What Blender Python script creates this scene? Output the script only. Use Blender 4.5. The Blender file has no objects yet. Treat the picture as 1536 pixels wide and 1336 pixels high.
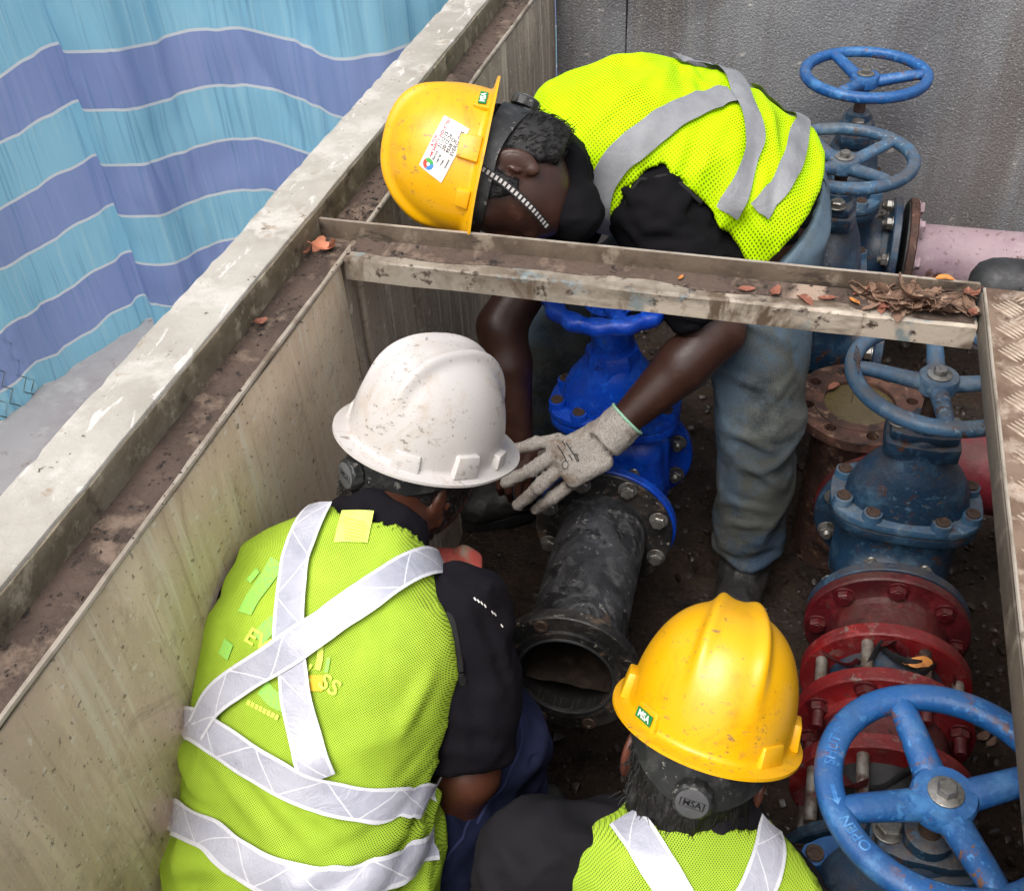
import bpy, bmesh, math, random
import numpy as np
from mathutils import Vector, Matrix

# ------------------------------------------------------------------ camera, sky, sun, exposure
scene = bpy.context.scene
col = scene.collection
CAM_POS = np.array([0.0, 0.0, 1.85])
YAW, PITCH, ROLL, FOCAL = -0.3089864, 0.71782437, -0.06205601, 1572.5
def camera_axes():
    F = np.array([math.sin(YAW)*math.cos(PITCH), math.cos(YAW)*math.cos(PITCH), -math.sin(PITCH)])
    Rt = np.array([math.cos(YAW), -math.sin(YAW), 0.0]); U = np.cross(Rt, F)
    return (Rt*math.cos(ROLL)+U*math.sin(ROLL), -Rt*math.sin(ROLL)+U*math.cos(ROLL), F)
CR, CU, CF = camera_axes()
cam_data = bpy.data.cameras.new('camera'); cam = bpy.data.objects.new('camera', cam_data); col.objects.link(cam)
cam_data.sensor_width = 36.0; cam_data.sensor_fit = 'HORIZONTAL'; cam_data.lens = 36.0*FOCAL/1536.0
cam_data.clip_start = 0.02; cam_data.clip_end = 500.0
cm = Matrix.Identity(4)
for i in range(3):
    cm[i][0] = CR[i]; cm[i][1] = CU[i]; cm[i][2] = -CF[i]; cm[i][3] = CAM_POS[i]
cam.matrix_world = cm
scene.camera = cam

SUN_EL, SUN_AZ = math.radians(62), math.radians(200)
world = bpy.data.worlds.new('World'); scene.world = world; world.use_nodes = True
wn = world.node_tree.nodes; wl = world.node_tree.links
sky = wn.new('ShaderNodeTexSky'); sky.sky_type = 'NISHITA'; sky.sun_disc = False
sky.sun_elevation = SUN_EL; sky.sun_rotation = SUN_AZ; sky.air_density = 1.0; sky.dust_density = 6.0; sky.ozone_density = 1.0
hs = wn.new('ShaderNodeHueSaturation'); hs.inputs['Saturation'].default_value = 0.35
wl.new(sky.outputs[0], hs.inputs['Color']); wl.new(hs.outputs[0], wn['Background'].inputs['Color'])
wn['Background'].inputs['Strength'].default_value = 0.14
sun_data = bpy.data.lights.new('sun', 'SUN'); sun = bpy.data.objects.new('sun', sun_data); col.objects.link(sun)
sun_data.energy = 1.1; sun_data.angle = math.radians(45); sun_data.color = (1.0, 0.97, 0.92)
sd = Vector((math.sin(SUN_AZ)*math.cos(SUN_EL), math.cos(SUN_AZ)*math.cos(SUN_EL), math.sin(SUN_EL)))
sun.rotation_euler = sd.to_track_quat('Z', 'Y').to_euler()
scene.view_settings.view_transform = 'Standard'; scene.view_settings.look = 'None'
scene.view_settings.exposure = 0.70; scene.view_settings.gamma = 1.0; scene.view_settings.use_curve_mapping = False

rng = random.Random(7); nrg = np.random.default_rng(11)
V = lambda *a: np.array(a, float)
def unit(v): v = np.asarray(v, float); return v/np.linalg.norm(v)
def P(px, py, d):                     # surveyed point: bearing measured in the photograph and its distance in metres -> world position
    return CAM_POS + d*((px-768)/FOCAL*CR - (py-668)/FOCAL*CU + CF)
def D(r, u, f): return unit(r*CR + u*CU + f*CF)

# ------------------------------------------------------------------ materials
MATS = {}
def rgb(r, g, b):                     # sRGB 0..255 -> linear
    f = lambda c: (c/255)/12.92 if c/255 <= 0.04045 else ((c/255+0.055)/1.055)**2.4
    return (f(r), f(g), f(b), 1.0)
class Nodes:
    def __init__(s, name):
        s.m = bpy.data.materials.new(name); s.m.use_nodes = True; s.t = s.m.node_tree
        s.b = s.t.nodes['Principled BSDF']; s.out = s.t.nodes['Material Output']
        s.tc = s.t.nodes.new('ShaderNodeTexCoord')
    def n(s, ty, **kw):
        n = s.t.nodes.new(ty)
        for k, v in kw.items():
            if k.startswith('i_'):
                key = k[2:]; key = int(key) if key.isdigit() else key.replace('_', ' ')
                s.put(n.inputs[key], v)
            else: setattr(n, k, v)
        return n
    def put(s, sock, v):
        if hasattr(v, 'is_output') or isinstance(v, bpy.types.NodeSocket): s.t.links.new(v, sock)
        else: sock.default_value = v
    def coords(s, src='Object', scale=(1,1,1), rot=(0,0,0)):
        mp = s.n('ShaderNodeMapping'); s.t.links.new(s.tc.outputs[src], mp.inputs['Vector'])
        mp.inputs['Scale'].default_value = scale; mp.inputs['Rotation'].default_value = rot
        return mp.outputs[0]
    def noise(s, scale=5, detail=6, rough=0.6, src='Object', stretch=(1,1,1), rot=(0,0,0), dist=0.0):
        n = s.n('ShaderNodeTexNoise'); s.t.links.new(s.coords(src, stretch, rot), n.inputs['Vector'])
        n.inputs['Scale'].default_value = scale; n.inputs['Detail'].default_value = detail
        n.inputs['Roughness'].default_value = rough; n.inputs['Distortion'].default_value = dist
        return n.outputs[0]
    def ramp(s, v, lo, hi, a=0.0, b=1.0):
        n = s.n('ShaderNodeMapRange'); s.put(n.inputs[0], v)
        n.inputs[1].default_value = lo; n.inputs[2].default_value = hi; n.inputs[3].default_value = a; n.inputs[4].default_value = b
        return n.outputs[0]
    def mix(s, fac, a, b):
        n = s.n('ShaderNodeMix', data_type='RGBA'); s.put(n.inputs[0], fac); s.put(n.inputs[6], a); s.put(n.inputs[7], b)
        return n.outputs[2]
    def math(s, op, a, b=0.0):
        n = s.n('ShaderNodeMath', operation=op); s.put(n.inputs[0], a); s.put(n.inputs[1], b); return n.outputs[0]
    def bump(s, h, strength=0.3, dist=0.01, normal=None):
        n = s.n('ShaderNodeBump'); s.put(n.inputs['Height'], h); n.inputs['Strength'].default_value = strength
        n.inputs['Distance'].default_value = dist
        if normal is not None: s.t.links.new(normal, n.inputs['Normal'])
        return n.outputs[0]
    def done(s, color=None, rough=None, metal=None, normal=None, **kw):
        if color is not None: s.put(s.b.inputs['Base Color'], color)
        if rough is not None: s.put(s.b.inputs['Roughness'], rough)
        if metal is not None: s.put(s.b.inputs['Metallic'], metal)
        if normal is not None: s.put(s.b.inputs['Normal'], normal)
        for k, v in kw.items(): s.put(s.b.inputs[k.replace('_', ' ')], v)
        return s.m
def material(key, base, layers=(), rough=0.6, rvar=0.15, metal=0.0, bump=0.2, bscale=60, bdist=0.003, bstretch=(1,1,1), src='Object', **kw):
    """layers: (colour, scale, lo, hi, stretch, distortion) mixed over the base where noise runs lo..hi"""
    if key in MATS: return MATS[key]
    s = Nodes(key); c = base
    for L in layers:
        lc, sc, lo, hi = L[:4]; st = L[4] if len(L) > 4 else (1,1,1); di = L[5] if len(L) > 5 else 0.0
        amt = L[6] if len(L) > 6 else 1.0
        c = s.mix(s.ramp(s.noise(sc, 5, 0.65, src, st, (0.3,0.2,0.5) if st == (1,1,1) else (0,0,0), di), lo, hi, 0, amt), c, lc)
    nb = s.noise(bscale, 4, 0.7, src, bstretch)
    MATS[key] = s.done(c, s.ramp(nb, 0.3, 0.7, max(rough-rvar, 0.03), min(rough+rvar, 1)), metal, s.bump(nb, bump, bdist) if bump else None, **kw)
    return MATS[key]

# ------------------------------------------------------------------ mesh helpers
class G:
    """collects faces; every piece is built in world units and placed by `part`"""
    def __init__(s): s.v = []; s.f = []
    def add(s, v, f):
        o = len(s.v); s.v += [tuple(map(float, p)) for p in v]; s.f += [tuple(i+o for i in q) for q in f]; return s
def frame(axis, hint=None):
    z = unit(axis); h = np.array([0,0,1.0]) if hint is None else np.asarray(hint, float)
    if abs(np.dot(z, unit(h))) > 0.98: h = np.array([1.0,0,0])
    x = unit(np.cross(h, z)); return x, np.cross(z, x), z
def lathe(profile, o=(0,0,0), axis=(0,0,1), n=32, cap0=True, cap1=True, wob=None):
    """profile: (radius, height) pairs along the axis"""
    x, y, z = frame(axis); o = np.asarray(o, float); v = []; f = []
    for r, h in profile:
        for k in range(n):
            a = 2*math.pi*k/n; rr = r*(wob(a, h) if wob else 1)
            v.append(o + z*h + (x*math.cos(a)+y*math.sin(a))*rr)
    m = len(profile)
    for i in range(m-1):
        for k in range(n):
            k2 = (k+1) % n; f.append((i*n+k, i*n+k2, (i+1)*n+k2, (i+1)*n+k))
    if cap0: f.append(tuple(range(n-1, -1, -1)))
    if cap1: f.append(tuple(range((m-1)*n, m*n)))
    return v, f
def ring(R, prof, o=(0,0,0), axis=(0,0,1), n=48, wob=None):
    """closed profile of (dr, dh) swept round a circle of radius R"""
    x, y, z = frame(axis); o = np.asarray(o, float); v = []; f = []; m = len(prof)
    for k in range(n):
        a = 2*math.pi*k/n; e = x*math.cos(a)+y*math.sin(a); w = wob(a) if wob else 1.0
        for dr, dh in prof: v.append(o + e*(R+dr*w) + z*dh)
    for k in range(n):
        for j in range(m):
            k2 = (k+1) % n; j2 = (j+1) % m; f.append((k*m+j, k2*m+j, k2*m+j2, k*m+j2))
    return v, f
def circ(rx, ry, n=12): return [(rx*math.cos(2*math.pi*i/n), ry*math.sin(2*math.pi*i/n)) for i in range(n)]
def tube(path, radii, n=12, caps=True, flat=1.0, hint=None):
    path = [np.asarray(p, float) for p in path]; v = []; f = []; m = len(path)
    if not hasattr(radii, '__len__'): radii = [radii]*m
    x = None
    for i, p in enumerate(path):
        t = unit((path[min(i+1, m-1)]-path[max(i-1, 0)]))
        if x is None: x, y, _ = frame(t, hint)
        else:
            x = unit(x - t*np.dot(x, t)); y = np.cross(t, x)
        for k in range(n):
            a = 2*math.pi*k/n; v.append(p + (x*math.cos(a)*flat + y*math.sin(a))*radii[i])
    for i in range(m-1):
        for k in range(n):
            k2 = (k+1) % n; f.append((i*n+k, i*n+k2, (i+1)*n+k2, (i+1)*n+k))
    if caps: f += [tuple(range(n-1, -1, -1)), tuple(range((m-1)*n, m*n))]
    return v, f
def box(lo, hi, bev=0.0, seg=2, jit=0.0, mat=None):
    bm = bmesh.new(); bmesh.ops.create_cube(bm, size=1.0)
    lo = np.asarray(lo, float); hi = np.asarray(hi, float)
    for v in bm.verts: v.co = Vector(lo + (np.array(v.co)+0.5)*(hi-lo))
    if bev: bmesh.ops.bevel(bm, geom=bm.edges[:], offset=bev, segments=seg, profile=0.5, affect='EDGES')
    if mat is not None: bmesh.ops.transform(bm, matrix=mat, verts=bm.verts)
    bm.verts.index_update(); r = ([tuple(v.co) for v in bm.verts], [tuple(v.index for v in q.verts) for q in bm.faces]); bm.free(); return r
def place(vf, o, x, y, z):
    o, x, y, z = [np.asarray(q, float) for q in (o, x, y, z)]
    return [o + x*p[0] + y*p[1] + z*p[2] for p in vf[0]], vf[1]
def prism(outline, h0, h1, o=(0,0,0), x=(1,0,0), y=(0,1,0), z=(0,0,1), bev=0.0):
    bm = bmesh.new(); vs = [bm.verts.new((p[0], p[1], h0)) for p in outline]; fc = bm.faces.new(vs)
    r = bmesh.ops.extrude_face_region(bm, geom=[fc])
    bmesh.ops.translate(bm, verts=[e for e in r['geom'] if isinstance(e, bmesh.types.BMVert)], vec=(0,0,h1-h0))
    bmesh.ops.recalc_face_normals(bm, faces=bm.faces)
    if bev: bmesh.ops.bevel(bm, geom=bm.edges[:], offset=bev, segments=2, profile=0.5, affect='EDGES')
    bm.verts.index_update(); vf = ([tuple(v.co) for v in bm.verts], [tuple(v.index for v in q.verts) for q in bm.faces]); bm.free()
    return place(vf, o, x, y, z)
def mesh_of(name, verts, faces, smooth=True, angle=35):
    me = bpy.data.meshes.new(name)
    verts = np.asarray(verts, np.float32)
    if isinstance(faces, np.ndarray):
        me.vertices.add(len(verts)); me.vertices.foreach_set('co', verts.ravel())
        nf, k = faces.shape; me.loops.add(nf*k); me.loops.foreach_set('vertex_index', faces.astype(np.int32).ravel())
        me.polygons.add(nf); me.polygons.foreach_set('loop_start', np.arange(0, nf*k, k, dtype=np.int32))
        me.update(calc_edges=True)
    else:
        me.from_pydata([tuple(map(float, p)) for p in verts], [], faces)
    if smooth:
        me.polygons.foreach_set('use_smooth', [True]*len(me.polygons))
        if angle: me.set_sharp_from_angle(angle=math.radians(angle))
    me.validate(); me.update(); return me
def tag(o, label=None, cat=None, group=None, kind=None):
    for k, v in (('label', label), ('category', cat), ('group', group), ('kind', kind)):
        if v: o[k] = v
    return o
def thing(name, loc, label, cat, group=None):
    o = bpy.data.objects.new(name, None); col.objects.link(o); o.location = loc; o.empty_display_size = 0.05
    return tag(o, label, cat, group)
def base_of(o):
    p = Vector((0,0,0))
    while o is not None: p += o.location; o = o.parent
    return np.array(p)
def put(name, vf, mat, parent=None, smooth=True, angle=35, origin=None, recalc=False):
    """one mesh object from world-space faces; parents are never rotated, only moved"""
    v, f = (vf.v, vf.f) if isinstance(vf, G) else vf
    v = np.asarray(v, float)
    if origin is None: origin = base_of(parent) if parent is not None else np.zeros(3)
    me = mesh_of(name, v-np.asarray(origin, float), f, smooth, angle)
    if recalc:
        bm = bmesh.new(); bm.from_mesh(me); bmesh.ops.recalc_face_normals(bm, faces=bm.faces); bm.to_mesh(me); bm.free()
    o = bpy.data.objects.new(name, me); col.objects.link(o)
    if mat is not None: me.materials.append(mat)
    if parent is not None:
        o.parent = parent; o.location = Vector(np.asarray(origin)-base_of(parent))
    else: o.location = Vector(origin)
    return o
def inst(name, me, parent, M):
    """a copy that shares mesh data; M is a world matrix"""
    o = bpy.data.objects.new(name, me); col.objects.link(o); L = M.copy()
    if parent is not None:
        L.translation = M.translation - Vector(base_of(parent)); o.parent = parent
    o.matrix_local = L; return o
def mtx(o, x, y, z):
    m = Matrix.Identity(4)
    for i in range(3): m[i][0] = x[i]; m[i][1] = y[i]; m[i][2] = z[i]; m[i][3] = o[i]
    return m
def text_faces(body, size=1.0, extrude=0.0, align='CENTER', bold=0.0, spacing=1.0):
    c = bpy.data.curves.new('lettering', 'FONT'); c.body = body; c.size = size; c.extrude = extrude; c.align_x = align; c.align_y = 'CENTER'
    c.offset = bold; c.resolution_u = 3; c.space_character = spacing
    o = bpy.data.objects.new('lettering', c); col.objects.link(o)
    dg = bpy.context.evaluated_depsgraph_get(); me = bpy.data.meshes.new_from_object(o.evaluated_get(dg))
    r = ([tuple(v.co) for v in me.vertices], [tuple(p.vertices) for p in me.polygons])
    bpy.data.objects.remove(o); bpy.data.curves.remove(c); bpy.data.meshes.remove(me); return r
def spline(pts, n):
    pts = [np.asarray(p, float) for p in pts]; out = []
    q = [2*pts[0]-pts[1]] + pts + [2*pts[-1]-pts[-2]]
    for i in range(len(pts)-1):
        a, b, c, d = q[i:i+4]
        for t in np.linspace(0, 1, n, endpoint=False):
            out.append(0.5*((2*b)+(c-a)*t+(2*a-5*b+4*c-d)*t*t+(-a+3*b-3*c+d)*t**3))
    out.append(pts[-1]); return out

# ------------------------------------------------------------------ soft-body surfaces (distance fields -> one continuous mesh)
def vnoise(p, seed=0):
    p = np.asarray(p, np.float64); i = np.floor(p).astype(np.int64); f = p-i; f = f*f*(3-2*f)
    def h(a, b, c):
        n = (a*374761393 + b*668265263 + c*2147483647 + seed*1274126177) & 0xffffffff
        n = ((n ^ (n >> 13))*1274126177) & 0xffffffff
        return ((n ^ (n >> 16)) & 0xffff)/32767.5-1
    r = 0
    for dx in (0, 1):
        for dy in (0, 1):
            for dz in (0, 1):
                w = (f[..., 0] if dx else 1-f[..., 0])*(f[..., 1] if dy else 1-f[..., 1])*(f[..., 2] if dz else 1-f[..., 2])
                r = r + w*h(i[..., 0]+dx, i[..., 1]+dy, i[..., 2]+dz)
    return r
class Cap:
    def __init__(s, a, b, r1, r2=None): s.a = np.asarray(a, float); s.b = np.asarray(b, float); s.r1 = r1; s.r2 = r1 if r2 is None else r2
    def box(s): r = max(s.r1, s.r2); return np.minimum(s.a, s.b)-r, np.maximum(s.a, s.b)+r
    def d(s, p):
        ba = s.b-s.a; pa = p-s.a; t = np.clip((pa@ba)/max(ba@ba, 1e-9), 0, 1)
        return np.linalg.norm(pa-t[..., None]*ba, axis=-1)-(s.r1+(s.r2-s.r1)*t)
class Ell:
    def __init__(s, c, r, x=(1,0,0), y=(0,1,0), z=None):
        s.c = np.asarray(c, float); s.r = np.asarray(r, float); x = unit(x); y = np.asarray(y, float); y = unit(y-x*np.dot(x, y)); s.m = np.array([x, y, np.cross(x, y)])
    def box(s): q = np.sqrt(((s.m*s.r[:, None])**2).sum(0)); return s.c-q, s.c+q
    def d(s, p):
        q = (p-s.c)@s.m.T; k0 = np.linalg.norm(q/s.r, axis=-1); k1 = np.linalg.norm(q/s.r**2, axis=-1)+1e-9
        return k0*(k0-1)/k1
class RBox:
    def __init__(s, c, h, x, y, r): s.c = np.asarray(c, float); s.h = np.asarray(h, float)-r; s.rr = r; x = unit(x); y = np.asarray(y, float); y = unit(y-x*np.dot(x, y)); s.m = np.array([x, y, np.cross(x, y)])
    def box(s): q = np.linalg.norm(s.h)+s.rr; return s.c-q, s.c+q
    def d(s, p):
        q = np.abs((p-s.c)@s.m.T)-s.h
        return np.linalg.norm(np.maximum(q, 0), axis=-1)+np.minimum(q.max(-1), 0)-s.rr
class Half:
    def __init__(s, o, n): s.o = np.asarray(o, float); s.n = unit(n)
    def box(s): return None
    def d(s, p): return (p-s.o)@s.n
class Loft:
    """body trunk: sections (centre, half width, half depth) with a sideways direction each"""
    def __init__(s, c, lat, a, b, cap=(0.05, 0.05), e=2.4):
        s.c = [np.asarray(q, float) for q in c]; s.lat = [unit(q) for q in lat]; s.a = a; s.b = b; s.cap = cap; s.e = e
    def box(s):
        m = max(max(s.a), max(s.b))*1.25+0.06; c = np.array(s.c); return c.min(0)-m, c.max(0)+m
    def d(s, p):
        best = None; n = len(s.c)
        tans = [unit(s.c[min(i+1, n-1)]-s.c[max(i-1, 0)]) for i in range(n)]
        for i in range(n-1):
            A, B = s.c[i], s.c[i+1]; ba = B-A; t0 = ((p-A)@ba)/(ba@ba); t = np.clip(t0, 0, 1)
            ax = p-(A+t[..., None]*ba); dd = (ax**2).sum(-1)
            tt = t[..., None]; T = tans[i]*(1-tt)+tans[i+1]*tt; T = T/np.linalg.norm(T, axis=-1, keepdims=True)
            L = s.lat[i]*(1-tt)+s.lat[i+1]*tt; L = L-T*(L*T).sum(-1, keepdims=True); L = L/np.linalg.norm(L, axis=-1, keepdims=True)
            Nn = np.cross(T, L); u = (ax*L).sum(-1); w = (ax*Nn).sum(-1)
            ov = np.zeros_like(u)
            if i == 0: ov = np.where(t0 < 0, (ax*T).sum(-1)/s.cap[0], ov)
            if i == n-2: ov = np.where(t0 > 1, (ax*T).sum(-1)/s.cap[1], ov)
            a = s.a[i]*(1-t)+s.a[i+1]*t; b = s.b[i]*(1-t)+s.b[i+1]*t
            k = (np.abs(u/a)**s.e+np.abs(w/b)**s.e+np.abs(ov)**s.e)**(1/s.e)
            val = (k-1)*np.minimum(a, b)
            if best is None: best, bd = val, dd
            else: m = dd < bd; best = np.where(m, val, best); bd = np.where(m, dd, bd)
        return best
def smin(a, b, k):
    if k <= 0: return np.minimum(a, b)
    h = np.clip(0.5+0.5*(b-a)/k, 0, 1); return b*(1-h)+a*h-k*h*(1-h)
class Field:
    def __init__(s, lo, hi, h):
        s.lo = np.asarray(lo, float); s.h = h; s.n = np.ceil((np.asarray(hi)-s.lo)/h).astype(int)+1; s.a = np.full(s.n, 0.5, np.float32)
    def copy(s):
        c = Field.__new__(Field); c.lo = s.lo; c.h = s.h; c.n = s.n; c.a = s.a.copy(); return c
    def cells(s, lo, hi):
        i0 = np.clip(np.floor((lo-s.lo)/s.h).astype(int), 0, s.n); i1 = np.clip(np.ceil((hi-s.lo)/s.h).astype(int)+1, 0, s.n)
        sl = tuple(slice(a, b) for a, b in zip(i0, i1))
        g = np.stack(np.meshgrid(*[s.lo[k]+s.h*np.arange(i0[k], i1[k]) for k in range(3)], indexing='ij'), -1)
        return sl, g
    def region(s, pr, pad):
        b = pr.box()
        if b is None: return s.cells(s.lo, s.lo+s.h*s.n)
        return s.cells(b[0]-pad, b[1]+pad)
    def add(s, pr, k=0.02, grow=0.0):
        sl, g = s.region(pr, k+4*s.h+grow)
        if g.size: s.a[sl] = smin(s.a[sl], s.values(pr, g)-grow, k)
        return s
    def values(s, pr, g):
        if not isinstance(pr, Loft) or min(g.shape[:3]) < 8: return pr.d(g)
        k = 3; a = pr.d(g[::k, ::k, ::k])            # smooth trunk: sample coarsely, interpolate between
        for ax in range(3):
            t = np.arange(g.shape[ax])/k; i = np.minimum(t.astype(int), a.shape[ax]-2); f = (t-i).reshape([-1 if q == ax else 1 for q in range(3)])
            a = np.take(a, i, ax)*(1-f)+np.take(a, i+1, ax)*f
        return a
    def cut(s, pr, k=0.0, grow=0.0):
        sl, g = s.region(pr, k+2*s.h+grow)
        if g.size: s.a[sl] = -smin(-s.a[sl], pr.d(g)-grow, k)
        return s
    def ripple(s, fn, band=0.035):
        m = np.abs(s.a) < band
        idx = np.argwhere(m); s.a[m] += fn(s.lo+s.h*idx).astype(np.float32); return s
    def sample(s, p):
        q = (np.asarray(p, float)-s.lo)/s.h; q = np.clip(q, 0, s.n-1.001); i = q.astype(int); f = q-i; r = 0
        for dx in (0, 1):
            for dy in (0, 1):
                for dz in (0, 1):
                    w = (f[..., 0] if dx else 1-f[..., 0])*(f[..., 1] if dy else 1-f[..., 1])*(f[..., 2] if dz else 1-f[..., 2])
                    r = r+w*s.a[i[..., 0]+dx, i[..., 1]+dy, i[..., 2]+dz]
        return r
    def grad(s, p):
        e = s.h*1.2; p = np.asarray(p, float)
        g = np.stack([s.sample(p+e*np.eye(3)[k])-s.sample(p-e*np.eye(3)[k]) for k in range(3)], -1)
        return g/(np.linalg.norm(g, axis=-1, keepdims=True)+1e-9)
    def hit(s, o, d, reach=3.0):
        """march rays onto the surface"""
        o = np.atleast_2d(np.asarray(o, float)).copy(); d = np.atleast_2d(np.asarray(d, float)); d = d/np.linalg.norm(d, axis=-1, keepdims=True)
        hi = s.lo+s.h*(s.n-1); inv = 1/np.where(np.abs(d) < 1e-9, 1e-9, d)
        t0 = np.maximum(np.minimum((s.lo-o)*inv, (hi-o)*inv).max(-1), 0); p = o+d*t0[:, None]
        best = p.copy(); bv = np.full(len(p), 9.0)
        for _ in range(700):
            v = s.sample(p); m = np.abs(v) < bv; best[m] = p[m]; bv[m] = np.abs(v[m]); st = np.clip(v*0.7, -s.h, s.h*1.5); st = np.where(np.abs(v) < 1e-4, 0, st); p = p+d*st[:, None]
            if np.abs(st).max() < 2e-5: break
        return s.snap(best)
    def snap(s, p, it=12):
        p = np.asarray(p, float).copy()
        for _ in range(it): v = np.clip(s.sample(p), -0.03, 0.03); p = p-s.grad(p)*v[..., None]*0.8
        return p
    def mesh(s, relax=1):
        a = s.a; neg = a < 0; c = [(i, j, k) for i in (0, 1) for j in (0, 1) for k in (0, 1)]
        nx, ny, nz = s.n-1; cnt = np.zeros((nx, ny, nz), np.int8)
        for i, j, k in c: cnt += neg[i:i+nx, j:j+ny, k:k+nz]
        act = (cnt > 0) & (cnt < 8); cells = np.argwhere(act); ids = np.full(act.shape, -1, np.int64); ids[act] = np.arange(len(cells))
        pos = np.zeros((len(cells), 3)); w = np.zeros(len(cells))
        for A in c:
            for ax in range(3):
                if A[ax]: continue
                B = list(A); B[ax] = 1
                v0 = a[tuple((cells+A).T)]; v1 = a[tuple((cells+B).T)]; m = (v0 < 0) != (v1 < 0)
                t = np.where(m, v0/np.where(m, v0-v1, 1), 0); q = np.tile(np.array(A, float), (len(cells), 1)); q[:, ax] += t
                pos[m] += q[m]; w[m] += 1
        verts = s.lo+s.h*(cells+pos/w[:, None]); F = []
        for ax in range(3):
            o1, o2 = [k for k in range(3) if k != ax]
            sl0 = [slice(None)]*3; sl1 = [slice(None)]*3; sl0[ax] = slice(0, -1); sl1[ax] = slice(1, None)
            n0 = neg[tuple(sl0)]; n1 = neg[tuple(sl1)]; e = np.argwhere(n0 != n1)
            e = e[(e[:, o1] > 0) & (e[:, o2] > 0) & (e[:, o1] < (s.n-1)[o1]) & (e[:, o2] < (s.n-1)[o2])]
            def at(d1, d2): q = e.copy(); q[:, o1] += d1; q[:, o2] += d2; return ids[tuple(q.T)]
            quad = np.stack([at(-1, -1), at(0, -1), at(0, 0), at(-1, 0)], -1)
            flip = n0[tuple(e.T)] ^ (ax == 1); quad[~flip] = quad[~flip][:, ::-1]; F.append(quad)
        F = np.concatenate(F); F = F[(F >= 0).all(1)]
        for _ in range(relax):
            acc = np.zeros_like(verts); n = np.zeros(len(verts))
            for k in range(4):
                np.add.at(acc, F[:, k], verts[F[:, (k+1) % 4]]+verts[F[:, (k+3) % 4]]); np.add.at(n, F[:, k], 2)
            verts = 0.5*verts+0.5*acc/np.maximum(n, 1)[:, None]
        return verts, F
def ribbon(fl, pts, width, lift=0.004, rows=4, step=8, thick=0.0015, twist=None):
    """cloth tape laid on a surface through control points"""
    path = np.array(spline(pts, step)); path = fl.snap(path); n = len(path); f = []
    t = np.concatenate([path[1:], path[-1:]])-np.concatenate([path[:1], path[:-1]]); t /= np.linalg.norm(t, axis=1, keepdims=True)+1e-12
    s_ = np.cross(fl.grad(path), t); s_ /= np.linalg.norm(s_, axis=1, keepdims=True)+1e-12
    wd = np.linspace(width[0], width[1], n) if hasattr(width, '__len__') else np.full(n, width)
    row = (path[:, None]+s_[:, None]*(wd[:, None]*(np.arange(rows)/(rows-1)-.5))[..., None]).reshape(-1, 3)
    row = fl.snap(row, 6); v = row+fl.grad(row)*lift
    for i in range(n-1):
        for j in range(rows-1): f.append((i*rows+j, i*rows+j+1, (i+1)*rows+j+1, (i+1)*rows+j))
    L = np.concatenate([[0], np.cumsum(np.linalg.norm(np.diff(path, axis=0), axis=1))])
    uv = [(L[i], (j/(rows-1)-0.5)*(width if not hasattr(width, '__len__') else width[0])) for i in range(n) for j in range(rows)]
    return v, f, uv
def set_uv(o, uvs):
    me = o.data; lay = me.uv_layers.new(name='UVMap'); li = np.zeros(len(me.loops), np.int32); me.loops.foreach_get('vertex_index', li)
    lay.data.foreach_set('uv', np.asarray(uvs, np.float32)[li].ravel())

# ================================================================== the setting
CONC = material('pale_concrete', rgb(168,163,154), [(rgb(148,142,132), 4, .42, .62), (rgb(184,179,171), 11, .5, .62), (rgb(142,126,106), 22, .6, .68, (1,1,1), .4, .8), (rgb(84,74,64), 55, .655, .70), (rgb(204,201,196), 40, .6, .64, (1,.25,1), .5, .7)], .85, .1, bump=.5, bscale=55, bdist=.004)
PARF = material('stained_concrete', rgb(126,116,98), [(rgb(100,90,72), 10, .4, .6), (rgb(160,150,130), 30, .53, .66), (rgb(70,60,48), 18, .56, .68)], .9, .08, bump=.6, bscale=80)
def wall_material(key, a, b, c, dark, moss):
    s = Nodes(key)
    n1 = s.noise(1.6, 7, .6); col_ = s.mix(s.ramp(n1, .38, .66), a, b)
    st = s.noise(1.0, 9, .7, stretch=(9, 9, 1.6), dist=.9); col_ = s.mix(s.ramp(st, .46, .6, 0, .85), col_, c)
    st2 = s.noise(1.0, 9, .75, stretch=(22, 22, 1.5), dist=.8); col_ = s.mix(s.ramp(st2, .55, .66, 0, .5), col_, dark)
    st3 = s.noise(1.0, 6, .6, stretch=(55, 55, 1.6), dist=.2); col_ = s.mix(s.ramp(st3, .54, .64, 0, .6), col_, rgb(232,220,198))
    col_ = s.mix(s.ramp(s.noise(2.3, 6, .6, rot=(1,.4,.2)), .55, .75, 0, .45), col_, moss)
    col_ = s.mix(s.ramp(s.noise(5, 8, .7, rot=(.4,1,.2)), .58, .7, 0, .5), col_, rgb(112,92,82))
    blot = s.noise(8, 10, .75, dist=1.2); col_ = s.mix(s.ramp(blot, .55, .68, 0, .45), col_, dark)
    sp = s.noise(90, 4, .6); col_ = s.mix(s.ramp(sp, .62, .68, 0, .7), col_, rgb(90,76,60))
    sp2 = s.noise(60, 3, .6, rot=(.3,.2,.8)); col_ = s.mix(s.ramp(sp2, .63, .69, 0, .7), col_, rgb(232,224,210))
    h = s.math('ADD', s.math('MULTIPLY', st, .6), s.math('MULTIPLY', s.noise(70, 8, .7), .5))
    return s.done(col_, s.ramp(st, .3, .7, .45, .8), 0.0, s.bump(h, .55, .008))
WALL = wall_material('left_wall_concrete', rgb(226,202,172), rgb(202,180,156), rgb(236,216,188), rgb(146,114,90), rgb(200,180,140))
WALL2 = wall_material('far_wall_panel_concrete', rgb(176,160,142), rgb(150,136,122), rgb(198,182,160), rgb(96,80,68), rgb(150,138,114))
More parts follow.
